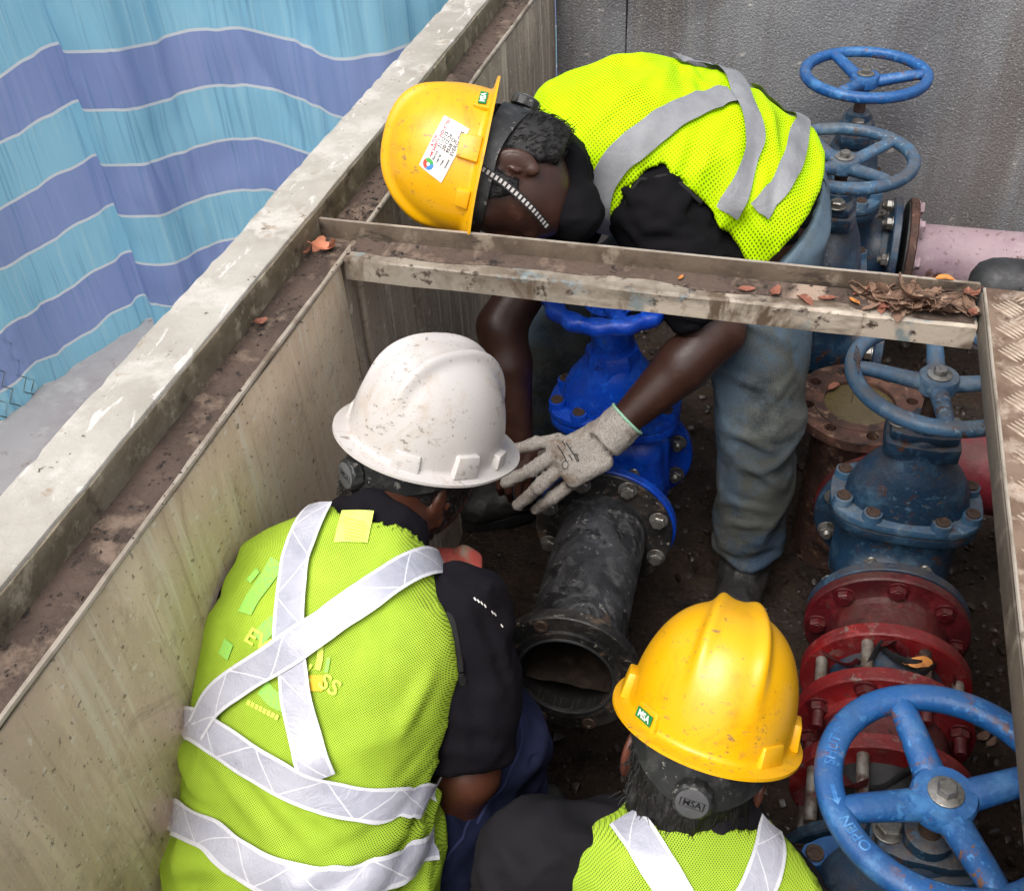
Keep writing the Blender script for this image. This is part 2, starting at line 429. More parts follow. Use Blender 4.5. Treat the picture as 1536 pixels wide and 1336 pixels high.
def back_wall_material():
    s = Nodes('dark_bitumen_wall')
    c = s.mix(s.ramp(s.noise(2.2, 7, .6), .35, .7), rgb(104,105,109), rgb(134,134,135))
    c = s.mix(s.ramp(s.noise(1.3, 5, .6, dist=.8), .48, .62, 0, .55), c, rgb(74,70,72)); c = s.mix(s.ramp(s.noise(1, 6, .7, stretch=(5,5,.5)), .48, .62, 0, .6), c, rgb(96,88,84))
    c = s.mix(s.ramp(s.noise(1, 8, .7, stretch=(9,9,.6), rot=(0,0,.3)), .58, .72, 0, .7), c, rgb(150,146,136))
    sp = s.noise(170, 3, .7); c = s.mix(s.ramp(sp, .58, .66, 0, .45), c, rgb(190,190,192))
    c = s.mix(s.ramp(s.noise(22, 4, .6), .67, .70, 0, .6), c, rgb(176,172,166))
    v = s.n('ShaderNodeTexVoronoi'); s.t.links.new(s.coords(), v.inputs['Vector']); v.inputs['Scale'].default_value = 190
    return s.done(c, s.ramp(sp, .4, .7, .35, .75), 0.0, s.bump(s.math('ADD', v.outputs[0], s.noise(60, 6, .7)), .45, .003))
BACK = back_wall_material()
DIRT = material('ledge_dirt', rgb(84,69,60), [(rgb(58,46,39), 8, .42, .6), (rgb(114,97,84), 16, .53, .64), (rgb(151,132,116), 7, .58, .68, (1,.3,1)), (rgb(33,26,22), 50, .58, .66)], .85, .1, bump=.7, bscale=90, bdist=.004)
STEEL = material('weathered_beam_metal', rgb(147,138,125), [(rgb(110,99,86), 9, .42, .58), (rgb(182,169,153), 12, .5, .62, (.3,1,1)), (rgb(93,78,63), 14, .53, .64, (1,1,.4), .8), (rgb(67,54,45), 42, .58, .66), (rgb(123,132,132), 11, .57, .64)], .65, .15, .1, bump=.35, bscale=90)
STEELD = material('dirty_beam_fin', rgb(97,84,71), [(rgb(71,58,46), 9, .42, .6), (rgb(128,115,100), 20, .53, .64), (rgb(46,37,30), 20, .55, .66, (.4,1,1), .6)], .75, .12, .1, bump=.45, bscale=80)
EDGE = material('pale_worn_edge', rgb(164,154,141), [(rgb(121,108,93), 12, .45, .65), (rgb(84,73,61), 40, .62, .72)], .6, .15, .2, bump=.2)
LIP = material('plate_side_metal', rgb(113,104,93), [(rgb(84,74,65), 8, .45, .65, (1,.2,1)), (rgb(140,130,117), 20, .55, .7), (rgb(56,48,43), 30, .63, .72)], .6, .15, .3, bump=.3)
TREAD = material('tread_plate_metal', rgb(132,111,94), [(rgb(104,82,66), 14, .45, .62), (rgb(176,158,142), 30, .52, .66), (rgb(84,66,54), 40, .6, .7)], .6, .15, .3, bump=.4, bscale=120, bdist=.002)
BAR = material('tread_bar_metal', rgb(182,166,149), [(rgb(149,128,110), 30, .42, .6), (rgb(108,87,71), 70, .56, .66)], .5, .12, .15, bump=.25, bscale=160, bdist=.001)

def slab(lo, hi, step=0.06, amp=0.002, bev=0.004, freq=9, chip=0.0, seed=3):
    """a box cut into small faces with uneven surfaces and chipped arrises"""
    bm = bmesh.new(); bmesh.ops.create_cube(bm, size=1.0); lo = np.asarray(lo, float); hi = np.asarray(hi, float)
    for v in bm.verts: v.co = Vector(lo+(np.array(v.co)+0.5)*(hi-lo))
    if bev: bmesh.ops.bevel(bm, geom=bm.edges[:], offset=bev, segments=2, profile=0.5, affect='EDGES')
    for ax in range(3):
        k = int((hi[ax]-lo[ax])/step)
        for i in range(1, k+1):
            co = Vector((0,0,0)); co[ax] = lo[ax]+(hi[ax]-lo[ax])*i/(k+1); no = Vector((0,0,0)); no[ax] = 1
            bmesh.ops.bisect_plane(bm, geom=bm.verts[:]+bm.edges[:]+bm.faces[:], plane_co=co, plane_no=no)
    vs = np.array([v.co for v in bm.verts]); n = np.stack([vnoise(vs*freq+9.7*k, seed+k)+.5*vnoise(vs*freq*2.7+3*k, seed+9+k) for k in range(3)], -1)*amp
    if chip:
        inside = np.minimum(vs-lo, hi-vs); e = (inside < 0.008).sum(1) >= 2
        c = np.maximum(0, vnoise(vs*40, seed+50)-.25)*chip; mid = (lo+hi)/2; n[e] -= np.sign(vs[e]-mid)*c[e, None]*np.array([1,.2,1])
    for v, d in zip(bm.verts, n): v.co += Vector(d)
    bm.verts.index_update(); r = ([tuple(v.co) for v in bm.verts], [tuple(v.index for v in q.verts) for q in bm.faces]); bm.free(); return r

XW, XL, XP, ZL, ZP, YB, YN, XR, ZG = -0.681, -0.738, -0.826, 1.0, 1.052, 2.74, 0.12, 1.0, 0.10
# pit floor: uneven wet mud
def floor_z(x, y):
    p = np.stack([x, y, np.zeros_like(x)], -1)
    return .022*vnoise(p*4, 1)+.014*vnoise(p*11, 2)+.008*vnoise(p*27, 3)+.004*vnoise(p*60, 4)-.012
xs = np.linspace(XW-.01, XR+.01, 170); ys = np.linspace(YN-.01, YB+.01, 250); gx, gy = np.meshgrid(xs, ys, indexing='ij'); gz = floor_z(gx, gy)
ii = np.arange(170*250).reshape(170, 250)
FF = np.stack([ii[:-1, :-1], ii[1:, :-1], ii[1:, 1:], ii[:-1, 1:]], -1).reshape(-1, 4)
def mud_material():
    s = Nodes('wet_mud')
    c = s.mix(s.ramp(s.noise(4, 9, .7), .36, .68), rgb(37,29,24), rgb(72,58,48))
    c = s.mix(s.ramp(s.noise(12, 8, .7), .5, .68), c, rgb(23,18,16)); c = s.mix(s.ramp(s.noise(45, 6, .7), .6, .7, 0, .8), c, rgb(95,80,68))
    wet = s.ramp(s.noise(6, 6, .6, rot=(.2,.4,.1)), .38, .54)
    v = s.n('ShaderNodeTexVoronoi'); s.t.links.new(s.coords(), v.inputs['Vector']); v.inputs['Scale'].default_value = 75
    h = s.math('ADD', s.math('MULTIPLY', s.noise(34, 10, .8), 1.3), s.math('MULTIPLY', v.outputs[0], .5))
    return s.done(c, s.math('SUBTRACT', .5, s.math('MULTIPLY', wet, .42)), 0.0, s.bump(h, .9, .014))
MUD = mud_material()
tag(put('pit_floor', (np.stack([gx, gy, gz], -1).reshape(-1, 3), FF), MUD, angle=0), kind='structure')
PEB = material('wet_gravel', rgb(46,38,33), [(rgb(30,24,20), 9, .45, .6), (rgb(77,67,58), 13, .58, .68), (rgb(62,42,32), 7, .6, .7)], .4, .2, bump=.5, bscale=120)
def scatter(n, xr, yr, zf, smin_, smax_, seed, flat=.6):
    r = np.random.default_rng(seed); g = G(); phi = (1+5**.5)/2
    iv = np.array([(-1,phi,0),(1,phi,0),(-1,-phi,0),(1,-phi,0),(0,-1,phi),(0,1,phi),(0,-1,-phi),(0,1,-phi),(phi,0,-1),(phi,0,1),(-phi,0,-1),(-phi,0,1)])/1.9
    fi = [(0,11,5),(0,5,1),(0,1,7),(0,7,10),(0,10,11),(1,5,9),(5,11,4),(11,10,2),(10,7,6),(7,1,8),(3,9,4),(3,4,2),(3,2,6),(3,6,8),(3,8,9),(4,9,5),(2,4,11),(6,2,10),(8,6,7),(9,8,1)]
    for _ in range(n):
        x = r.uniform(*xr); y = r.uniform(*yr); s = smin_+(smax_-smin_)*r.random()**3
        q = iv*s*r.uniform(.6, 1.3, (12, 1))*np.array([1, r.uniform(.6, 1), flat*r.uniform(.6, 1.2)]); a = r.uniform(0, 6.3)
        q = q@np.array([[math.cos(a), math.sin(a), 0], [-math.sin(a), math.cos(a), 0], [0, 0, 1]])
        z = zf(np.array(x), np.array(y)) if callable(zf) else zf
        g.add(q+np.array([x, y, float(z)+s*.2]), fi)
    return g
tag(put('gravel', scatter(3600, (XW+.02, .95), (YN+.05, YB-.03), floor_z, .003, .016, 5), PEB, angle=50), 'wet dark gravel and clods over the muddy pit floor', 'gravel', kind='stuff')

# outside ground and pavement
SOIL = material('roadside_soil', rgb(96,76,58), [(rgb(66,78,40), 6, .5, .62), (rgb(120,84,64), 14, .52, .66), (rgb(48,38,30), 30, .6, .72)], .95, .05, bump=.8, bscale=50, bdist=.01)
PAVE = material('pavement_concrete', rgb(176,170,168), [(rgb(158,150,148), 3, .45, .65), (rgb(196,192,188), 8, .55, .7), (rgb(104,96,90), 70, .69, .74), (rgb(140,128,116), 18, .62, .72)], .85, .1, bump=.4, bscale=70)
g = G(); E0 = 60
for lo, hi in (((-E0,-E0),(XP+.02,E0)), ((1.12,-E0),(E0,E0)), ((XP+.02,-E0),(1.12,0.0)), ((XP+.02,2.86),(1.12,E0))):
    g.add([(lo[0],lo[1],ZG),(hi[0],lo[1],ZG),(hi[0],hi[1],ZG),(lo[0],hi[1],ZG)], [(0,1,2,3)])
tag(put('ground', g, SOIL, smooth=False), kind='structure')
pave = [(-E0,-20),(-1.98,1.18),(-1.63,1.62),(-1.05,2.3),(-.9,3.4),(-.9,30),(-E0,30)]
n = len(pave); tag(put('pavement', ([(x,y,ZG+.03) for x,y in pave]+[(x,y,ZG-.02) for x,y in pave], [tuple(range(n))]+[(i+n,(i+1)%n+n,(i+1)%n,i) for i in range(n)]), PAVE, smooth=False), kind='structure')

# left concrete wall with its ledge and parapet
w = thing('concrete_wall', (XW, 1.4, 0), 'long stained concrete wall with pale parapet and brown ledge beside the blue netting', 'wall')
put('wall_panel', slab((XP,YN,-.3),(XW,1.304,.984), .09, .0025, .004, 6, 0, 3), WALL, w)
put('wall_panel', slab((XP,1.362,-.3),(XW,YB+.0,.984), .09, .0025, .004, 6, 0, 5), WALL2, w)
put('joint_strip', slab((XP,1.318,-.3),(XW-.003,1.350,.984), .09, .0015, .003, 6, 0, 6), WALL2, w)
put('joint_backing', box((XP,1.3,-.3),(XW-.03,1.366,.98)), DIRT, w)
put('parapet', slab((XP,-.02,.93),(XL,YB+.14,ZP), .016, .0008, .004, 16, .0032, 8), CONC, w)
put('parapet_face', slab((XL-.02,YN,.985),(XL+.0025,YB,ZP-.006), .02, .0009, .002, 16, .002, 12), PARF, w)
put('ledge', slab((XL-.015,YN,.986),(XW+.0015,YB,ZL), .02, .0012, .003, 14, .002, 9), DIRT, w)
put('edge_trim', tube([(XW+.0015+.0012*float(vnoise(V(0,y*9,0),4)), y, ZL-.004) for y in np.linspace(YN, YB-.002, 90)], .0045, 8), EDGE, w)
# far wall
w = thing('concrete_wall', (.15, YB, 0), 'dark grey speckled wall closing the pit behind the bent worker', 'wall')
put('wall_panel', slab((-.49,YB,-.3),(XR+.1,YB+.12,ZP), .12, .002, .003, 5, 0, 21), BACK, w)
put('corner_panel', slab((XW-.0,YB+.004,-.3),(-.494,YB+.12,ZP-.003), .12, .002, .003, 5, 0, 22), BACK, w)
w = thing('concrete_wall', (XR, 1.4, 0), 'right concrete wall of the pit under the tread plate', 'wall')
put('wall_panel', slab((XR,YN-.12,-.3),(XR+.12,YB,1.0), .15, .002, .004, 5, 0, 23), WALL2, w)
w = thing('concrete_wall', (.2, YN, 0), 'near concrete wall of the pit below the viewer', 'wall')
put('wall_panel', slab((XP,0.0,-.3),(XR,YN-.003,1.0), .15, .002, .004, 5, 0, 24), WALL2, w)

# cross beam
w = thing('cross_beam', (-.2, 1.33, .96), 'weathered metal cross beam with upright fin spanning the pit above the workers', 'beam')
g = G(); xs_ = np.linspace(XW+.006, .262, 60)
prof = [(1.301,.962),(1.301,.996),(1.304,1.0),(1.356,1.0),(1.356,.993),(1.308,.993),(1.308,.962)]
v = []; f = []
for i, x in enumerate(xs_):
    for j, (y, z) in enumerate(prof): v.append((x, y+.0012*vnoise(V(x*14,j*1.3,0),2), z+.001*vnoise(V(x*11,j*2.1,5),3)))
k = len(prof)
for i in range(len(xs_)-1):
    for j in range(k): f.append((i*k+j, (i+1)*k+j, (i+1)*k+(j+1)%k, i*k+(j+1)%k))
f += [tuple(range(k)), tuple(range((len(xs_)-1)*k+k-1, (len(xs_)-1)*k-1, -1))]
put('bearing_angle', (v, f), STEEL, w, angle=30, recalc=True)
dv = []; xd = np.linspace(XW+.01, .258, 90)
for i, x in enumerate(xd):
    y0 = 1.326+.009*float(vnoise(V(x*9,1,2),5))+.004*float(vnoise(V(x*31,4,2),6))-(.012 if x > .1 else 0); dv += [(x,y0,1.0008),(x,(y0+1.3565)/2,1.0022+.001*float(vnoise(V(x*40,0,1),7))),(x,1.3565,1.0040)]
put('dirt_layer', (dv, [(i*3+j,(i+1)*3+j,(i+1)*3+j+1,i*3+j+1) for i in range(89) for j in range(2)]), DIRT, w)
put('beam_fin', slab((XL+.002,1.357,.972),(.262,1.3625,1.0315), .03, .0008, .0012, 10, .001, 31), STEELD, w)
put('fin_edge', slab((XL+.004,1.3572,1.0318),(.261,1.3624,1.0326), .04, .0004, 0, 10, 0, 32), EDGE, w)
tag(put('beam_dirt', scatter(300, (XW+.0, .25), (1.340, 1.355), 1.0, .0008, .003, 9), material('crumbs', rgb(40,32,26), [(rgb(92,76,62), 60, .5, .7)], .9)), 'dark crumbs of soil lying along the cross beam fin', 'dirt', kind='stuff')
r_ = np.random.default_rng(4); g = G()
for c0, n_, sp in ((1.45, 130, .09), (1.6, 60, .2), (.95, 70, .22), (.7, 60, .2), (2.2, 150, .3), (1.3, 60, .04)):
    q = scatter(n_, (-.02, .02), (-.02, .02), 1.0, .001, .004, int(c0*100))
    arr = np.array(q.v).reshape(n_, 12, 3); arr += np.stack([r_.uniform(XL+.004, XW-.004, n_), r_.normal(c0, sp, n_).clip(.2, 2.7), np.zeros(n_)], -1)[:, None, :]
    g.add(arr.reshape(-1, 3), q.f)
tag(put('ledge_dirt', g, MATS['crumbs']), 'dark soil crumbs scattered on the brown wall ledge', 'dirt', kind='stuff')

# tread plate on the right
w = thing('tread_plate', (.6, .7, 1.0), 'worn raised-bar tread plate covering the right side of the pit', 'plate')
put('sheet', slab((.2665,-.3,1.024),(1.02,1.356,1.0295), .08, .0005, .0015, 6, 0, 41), TREAD, w)
put('side_lip', slab((.2635,-.3,.985),(.2693,1.352,1.0235), .06, .0006, .0015, 8, .001, 42), LIP, w)
put('edge_trim', tube([(.2672, y, 1.0285+.0005*math.sin(y*31)) for y in np.linspace(-.3, 1.354, 60)], .0022, 6), EDGE, w)
bar_me = None; CELL = .036; rest = G(); cnt = 0
bv = lathe([(.0004,-.5),(.35,-.42),(.85,-.2),(1,0),(.85,.2),(.35,.42),(.0004,.5)], axis=(1,0,0), n=6)
bv = ([(p[0]*.034, p[1]*.0021, p[2]*.0018) for p in bv[0]], bv[1]); bar_me = mesh_of('bar', bv[0], bv[1]); bar_me.materials.append(BAR)
for i in range(-60, 60):
    for j in range(-60, 60):
        a, b = (i+.5)*CELL, (j+.5)*CELL; cx = .27+(a-b)*.7071; cy = .9+(a+b)*.7071
        if not (.255 < cx < .99 and -.25 < cy < 1.37): continue
        ang = math.pi/4 if (i+j) % 2 == 0 else -math.pi/4; ux, uy = math.cos(ang), math.sin(ang)
        for k in range(-2, 3):
            x = cx-uy*k*.0066; y = cy+ux*k*.0066
            if x-.7*.017 < .268 or y+.7*.017 > 1.355: continue
            zz = Vector((x, y, 1.0297)); M_ = Matrix.Translation(zz) @ Matrix.Rotation(ang, 4, 'Z')
            if x < .36 and y > .3 and cnt < 300: inst('bar', bar_me, w, M_); cnt += 1
            else: rest.add([tuple(M_ @ Vector(p)) for p in bv[0]], bv[1])
tag(put('bar_field', rest, BAR, w), kind='stuff')
for y in (1.33, 1.235, 1.0, .76, .52):
    put('rivet', lathe([(.0001,.0026),(.0025,.0024),(.0046,.0012),(.005,0)], (.2795, y, 1.0295), n=14), TREAD, w)

# striped netting hung outside the pit
def net_material():
    s = Nodes('striped_woven_net'); sep = s.n('ShaderNodeSeparateXYZ'); s.t.links.new(s.tc.outputs['UV'], sep.inputs[0]); U_, Vv = sep.outputs[0], sep.outputs[1]
    per = .147; q = s.math('DIVIDE', s.math('SUBTRACT', Vv, .2), per); fr = s.math('FRACT', s.math('ADD', q, 100)); par = s.math('FRACT', s.math('MULTIPLY', s.math('ADD', s.math('FLOOR', s.math('ADD', q, 100)), 0), .5))
    purple = s.math('LESS_THAN', par, .25)
    uvm = lambda sc: s.coords('UV', sc)
    def un(sc, st, det=6):
        n = s.n('ShaderNodeTexNoise'); s.t.links.new(uvm(st), n.inputs['Vector']); n.inputs['Scale'].default_value = sc; n.inputs['Detail'].default_value = det; return n.outputs[0]
    c = s.mix(purple, rgb(160,218,238), rgb(152,170,216))
    c = s.mix(s.ramp(un(1, (2.5,2,1)), .35, .7, 0, .5), c, s.mix(purple, rgb(132,200,226), rgb(130,148,202)))
    c = s.mix(s.ramp(un(1, (90,2.2,1), 3), .54, .68, 0, .45), c, rgb(94,148,186))
    c = s.mix(s.ramp(un(1, (60,3,1), 3), .52, .66, 0, .55), c, s.mix(purple, rgb(180,226,238), rgb(164,178,220)))
    we = s.math('MULTIPLY', s.math('SINE', s.math('MULTIPLY', U_, 1500)), s.math('SINE', s.math('MULTIPLY', Vv, 1500)))
    c = s.mix(s.ramp(we, .0, .9, 0, .4), c, rgb(104,132,186))
    wl_ = s.math('GREATER_THAN', s.math('ABSOLUTE', s.math('SUBTRACT', fr, .5)), .474)
    c = s.mix(wl_, c, rgb(224,230,234))
    h = s.math('ADD', s.math('MULTIPLY', we, .4), un(1, (70,1.2,1), 4))
    s.done(c, .75, 0.0, s.bump(h, .5, .004))
    tr = s.n('ShaderNodeBsdfTranslucent'); s.put(tr.inputs[0], c); mx = s.n('ShaderNodeMixShader'); mx.inputs[0].default_value = .45
    s.t.links.new(s.b.outputs[0], mx.inputs[1]); s.t.links.new(tr.outputs[0], mx.inputs[2]); s.t.links.new(mx.outputs[0], s.out.inputs[0]); return s.m
NET = net_material()
path = [(-2.25,.2),(-2.06,1.1),(-1.93,1.78),(-1.82,2.18),(-1.75,2.15),(-1.64,2.17),(-1.60,2.27),(-1.53,2.35),(-1.38,2.36),(-1.22,2.31),(-1.05,2.25),(-.94,2.40),(-.92,2.75),(-.97,3.3),(-.9,4.0)]
pp = np.array(spline([V(a,b,0) for a,b in path], 26)); L = np.concatenate([[0], np.cumsum(np.linalg.norm(np.diff(pp, axis=0), axis=1))])
nz_ = 96; T_ = np.gradient(pp, axis=0); T_ /= np.linalg.norm(T_, axis=1, keepdims=True)
l, zq = np.meshgrid(L, np.linspace(0, 1, nz_), indexing='ij'); vz = .112+zq*2.1; N3 = lambda a, b, c, sd: vnoise(np.stack([a, b, np.full_like(l, c)], -1), sd)
off = .014*N3(l*9, vz*1.6, 1, 4)+.008*N3(l*30, vz*.8, 2, 5)+.03*N3(l*2.2, vz*1.1, 3, 6)*np.minimum(1, .4+vz)+.012*(np.abs(np.sin(l*8.5+vz*2.5+2*N3(l*3, vz*2, 0, 8)))**.5-.6)+.010*np.abs(N3(l*7+vz*6, vz*5-l*3, 5, 12))
sag = .016*np.abs(np.sin(l*6.2+1.0))+.012*N3(l*5, l*0, 2, 7); hem = .02*np.maximum(0, 1-zq*14)*N3(l*16, l*0, 0, 9)
verts = np.repeat(pp[:, None, :], nz_, 1); verts[..., 0] += T_[:, None, 1]*off; verts[..., 1] -= T_[:, None, 0]*off; verts[..., 2] = vz+sag*(.4+.6*zq)+hem
verts = verts.reshape(-1, 3); uvs = np.stack([l, vz], -1).reshape(-1, 2)
I2 = np.arange(len(pp)*nz_).reshape(len(pp), nz_); fn = np.stack([I2[:-1, :-1], I2[1:, :-1], I2[1:, 1:], I2[:-1, 1:]], -1).reshape(-1, 4)
o = put('fence_netting', (np.array(verts), fn), NET, angle=0); set_uv(o, uvs)
tag(o, 'blue and purple striped woven netting with white lines hung along the pit', 'netting')
# chain-link fence standing behind the netting
WIRE = material('galvanised_wire', rgb(104,106,96), [(rgb(70,72,62), 40, .4, .7)], .5, .1, .5, bump=0)
w = thing('chain_link_fence', (-2.0, 1.4, ZG), 'grey chain-link wire fence showing below the netting hem at left', 'fence')
g = G(); A, B = V(-2.10,.35,0), V(-1.93,1.85,0); Lf = np.linalg.norm(B-A); t = (B-A)/Lf; nn = V(-t[1],t[0],0)*.012
step = .052
for k in range(int(Lf/step)):
    for s_ in (1, -1):
        pts = []
        for q in range(0, 9):
            x = (k+.5*(q % 2)*s_)*step; pts.append(A+t*x+nn*(.4*s_)+V(0,0,.135+q*step*.55))
        g.add(*tube(pts, .0016, 4))
put('wire_mesh', g, WIRE, w)
put('bottom_wire', tube([A+nn*1.2+V(0,0,.137), B+nn*1.2+V(0,0,.137)], .0024, 6), WIRE, w)
for x in (.02, 1.0):
    q = A+t*Lf*x+nn*5; put('post', lathe([(.022,0),(.022,2.2),(.012,2.215)], (q[0],q[1],ZG), n=14), WIRE, w)

# ================================================================== valves and pipes
def paint(key, base, dark, light, chip, rough=.45, dirt=rgb(84,74,64), damt=.6):
    s = Nodes(key)
    c = s.mix(s.ramp(s.noise(7, 7, .65), .38, .6), base, dark); c = s.mix(s.ramp(s.noise(16, 8, .7, rot=(.5,.1,.9)), .52, .64, 0, .6), c, light)
    geo = s.n('ShaderNodeNewGeometry'); sp = s.n('ShaderNodeSeparateXYZ'); s.t.links.new(geo.outputs['Normal'], sp.inputs[0])
    dust = s.math('MULTIPLY', s.ramp(sp.outputs[2], .2, .9), s.ramp(s.noise(22, 8, .75), .38, .56)); c = s.mix(s.math('MULTIPLY', dust, damt), c, dirt)
    msk = s.ramp(s.noise(8, 4, .6, rot=(.6,.3,.4)), .47, .58); c = s.mix(s.math('MULTIPLY', msk, s.ramp(s.noise(34, 5, .7, rot=(.2,.7,.1)), .575, .60)), c, chip); c = s.mix(s.math('MULTIPLY', msk, s.ramp(s.noise(90, 4, .65), .58, .62, 0, .8)), c, light); c = s.mix(s.ramp(s.noise(60, 5, .7, rot=(.9,.2,.3)), .63, .65, 0, .7), c, dirt)
    nb = s.noise(75, 8, .7)
    return s.done(c, s.ramp(s.noise(14, 6, .7), .35, .65, rough-.12, rough+.2), 0.0, s.bump(nb, .5, .004))
BLUE = paint('weathered_blue_paint', rgb(25,56,83), rgb(17,40,60), rgb(62,92,114), rgb(69,46,35))
BLUEC = paint('chipped_bright_blue_paint', rgb(28,86,148), rgb(22,72,128), rgb(76,134,186), rgb(106,74,58), .4, rgb(70,100,130), .3)
BLUEG = paint('faded_blue_paint', rgb(62,97,125), rgb(42,74,102), rgb(111,132,146), rgb(76,53,40), .5)
BLUEN = paint('new_blue_enamel', rgb(10,70,188), rgb(8,56,162), rgb(28,98,212), rgb(12,50,140), .26, rgb(60,84,120), .25)
RED = paint('dark_red_paint', rgb(86,16,24), rgb(58,11,17), rgb(113,37,42), rgb(53,26,23), .42, rgb(81,58,51))
REDB = paint('bright_red_paint', rgb(132,26,28), rgb(99,16,22), rgb(146,60,59), rgb(112,99,91), .36, rgb(82,53,48), .4)
ROSE = paint('rose_red_pipe', rgb(148,51,63), rgb(123,35,49), rgb(167,84,92), rgb(88,53,48), .45)
PINK = material('pale_pink_pipe', rgb(151,130,137), [(rgb(132,111,121), 5, .45, .65), (rgb(165,150,153), 12, .55, .7), (rgb(88,63,56), 16, .59, .64), (rgb(106,81,81), 60, .61, .66)], .6, .12, bump=.3, bscale=90)
RUST = material('rusted_iron', rgb(81,55,46), [(rgb(56,39,33), 9, .42, .6), (rgb(107,74,60), 22, .52, .64), (rgb(132,104,86), 40, .58, .66), (rgb(40,30,26), 30, .57, .65)], .75, .15, .15, bump=.55, bscale=110)
BLACK = material('black_coated_pipe', rgb(36,36,38), [(rgb(62,62,64), 7, .4, .6, (1,1,1), 1.2), (rgb(96,96,96), 18, .52, .66, (1,1,1), 1.6, .75), (rgb(14,14,15), 13, .565, .6, (1,1,1), .3, .8), (rgb(124,122,116), 70, .62, .68), (rgb(84,68,54), 10, .6, .68)], .42, .2, bump=.3, bscale=60)
BLACKF = material('black_flange_coating', rgb(24,23,23), [(rgb(50,47,45), 12, .46, .6), (rgb(84,70,58), 26, .57, .66), (rgb(120,114,106), 70, .62, .67)], .5, .2, bump=.5, bscale=80)
ZINC = material('zinc_bolt', rgb(150,148,144), [(rgb(112,106,98), 40, .4, .65), (rgb(78,66,56), 60, .56, .7)], .42, .15, .75, bump=.25, bscale=200, bdist=.001)
RUSTB = material('rusty_bolt', rgb(81,63,53), [(rgb(53,40,35), 50, .4, .65), (rgb(114,99,86), 70, .58, .7)], .7, .15, .4, bump=.4, bscale=200, bdist=.001)
RUBB = material('black_rubber', rgb(30,30,31), [(rgb(52,52,54), 12, .45, .65), (rgb(84,82,80), 40, .66, .72)], .6, .15, bump=.3, bscale=90)
SILT = material('silt_in_bore', rgb(46,37,29), [(rgb(34,27,22), 9, .42, .6), (rgb(66,54,43), 22, .53, .64), (rgb(26,20,16), 40, .58, .64)], .6, .2, bump=.5)
MUDW = material('muddy_water', rgb(92,80,52), [(rgb(76,66,44), 6, .4, .65), (rgb(120,106,74), 40, .66, .72)], .3, .1, bump=.1)
def hexa(r, h0, h1, ch=.002): return lathe([(r*.93,h0),(r,h0+.0008),(r,h1-ch),(r*.86,h1)], n=6)
def bolt_mesh(key, mat, kind):
    g = G(); g.add(*lathe([(.0185,0),(.019,.0006),(.019,.0026),(.0182,.0032)], n=20))
    if kind == 'head':
        g.add(*hexa(.0155, .003, .0148)); g.add(*lathe([(.009,.0146),(.0085,.0156)], n=12))
    elif kind == 'cap':
        g.v = []; g.f = []; g.add(*lathe([(.0125,-.004),(.0125,.004),(.0115,.0052),(.007,.0052),(.006,.0035)], n=16))
    else:
        g.add(*hexa(.0155, .003, .0165)); L_ = .046 if kind == 'long' else .026
        pr = [(.0092,.016)]; z = .0175
        while z < L_-.003: pr += [(.0098,z),(.0086,z+.00125)]; z += .0025
        pr += [(.0086,L_-.0015),(.0074,L_)]; g.add(*lathe(pr, n=14))
    me = mesh_of(key, g.v, g.f, True, 30); me.materials.append(mat); return me
BM = {}
def bolt(parent, pos, axis, mat, kind='head', spin=None, name='bolt'):
    k = (mat.name, kind)
    if k not in BM: BM[k] = bolt_mesh('bolt', mat, kind)
    x, y, z = frame(axis); a = rng.uniform(0, 1.05) if spin is None else spin
    return inst(name, BM[k], parent, mtx(pos, x*math.cos(a)+y*math.sin(a), y*math.cos(a)-x*math.sin(a), z))
def flange(parent, o, ax, mat, r=.1425, th=.02, hub=.095, hubl=.03, bolts=8, bmat=None, kind='head', phase=None, bore=None, name='flange', pcd=.12, side=1, n=64):
    """disc centred on o; its bolt faces look along ax*side"""
    ax = unit(ax); pr = [(r-.002,0),(r,.002),(r,th-.003),(r-.003,th)]
    if hubl > 0: pr += [(hub*1.16,th),(hub*1.04,th+.006),(hub,th+hubl)]
    if bore:
        v, f = lathe([(bore,0)]+pr[:4]+[(bore,th),(bore,0)], o, ax*side, n, False, False)
        vf = (v, f)
    else: vf = lathe(pr, o, ax*side, n)
    fl = put(name, vf, mat, parent)
    x, y, z = frame(ax)
    ph = math.pi/8 if phase is None else phase
    if bmat is not None:
        for k in range(bolts):
            a = ph+2*math.pi*k/bolts
            bolt(fl, np.asarray(o)+ax*side*(th+.0005)+(x*math.cos(a)+y*math.sin(a))*pcd, ax*side, bmat, kind)
    return fl
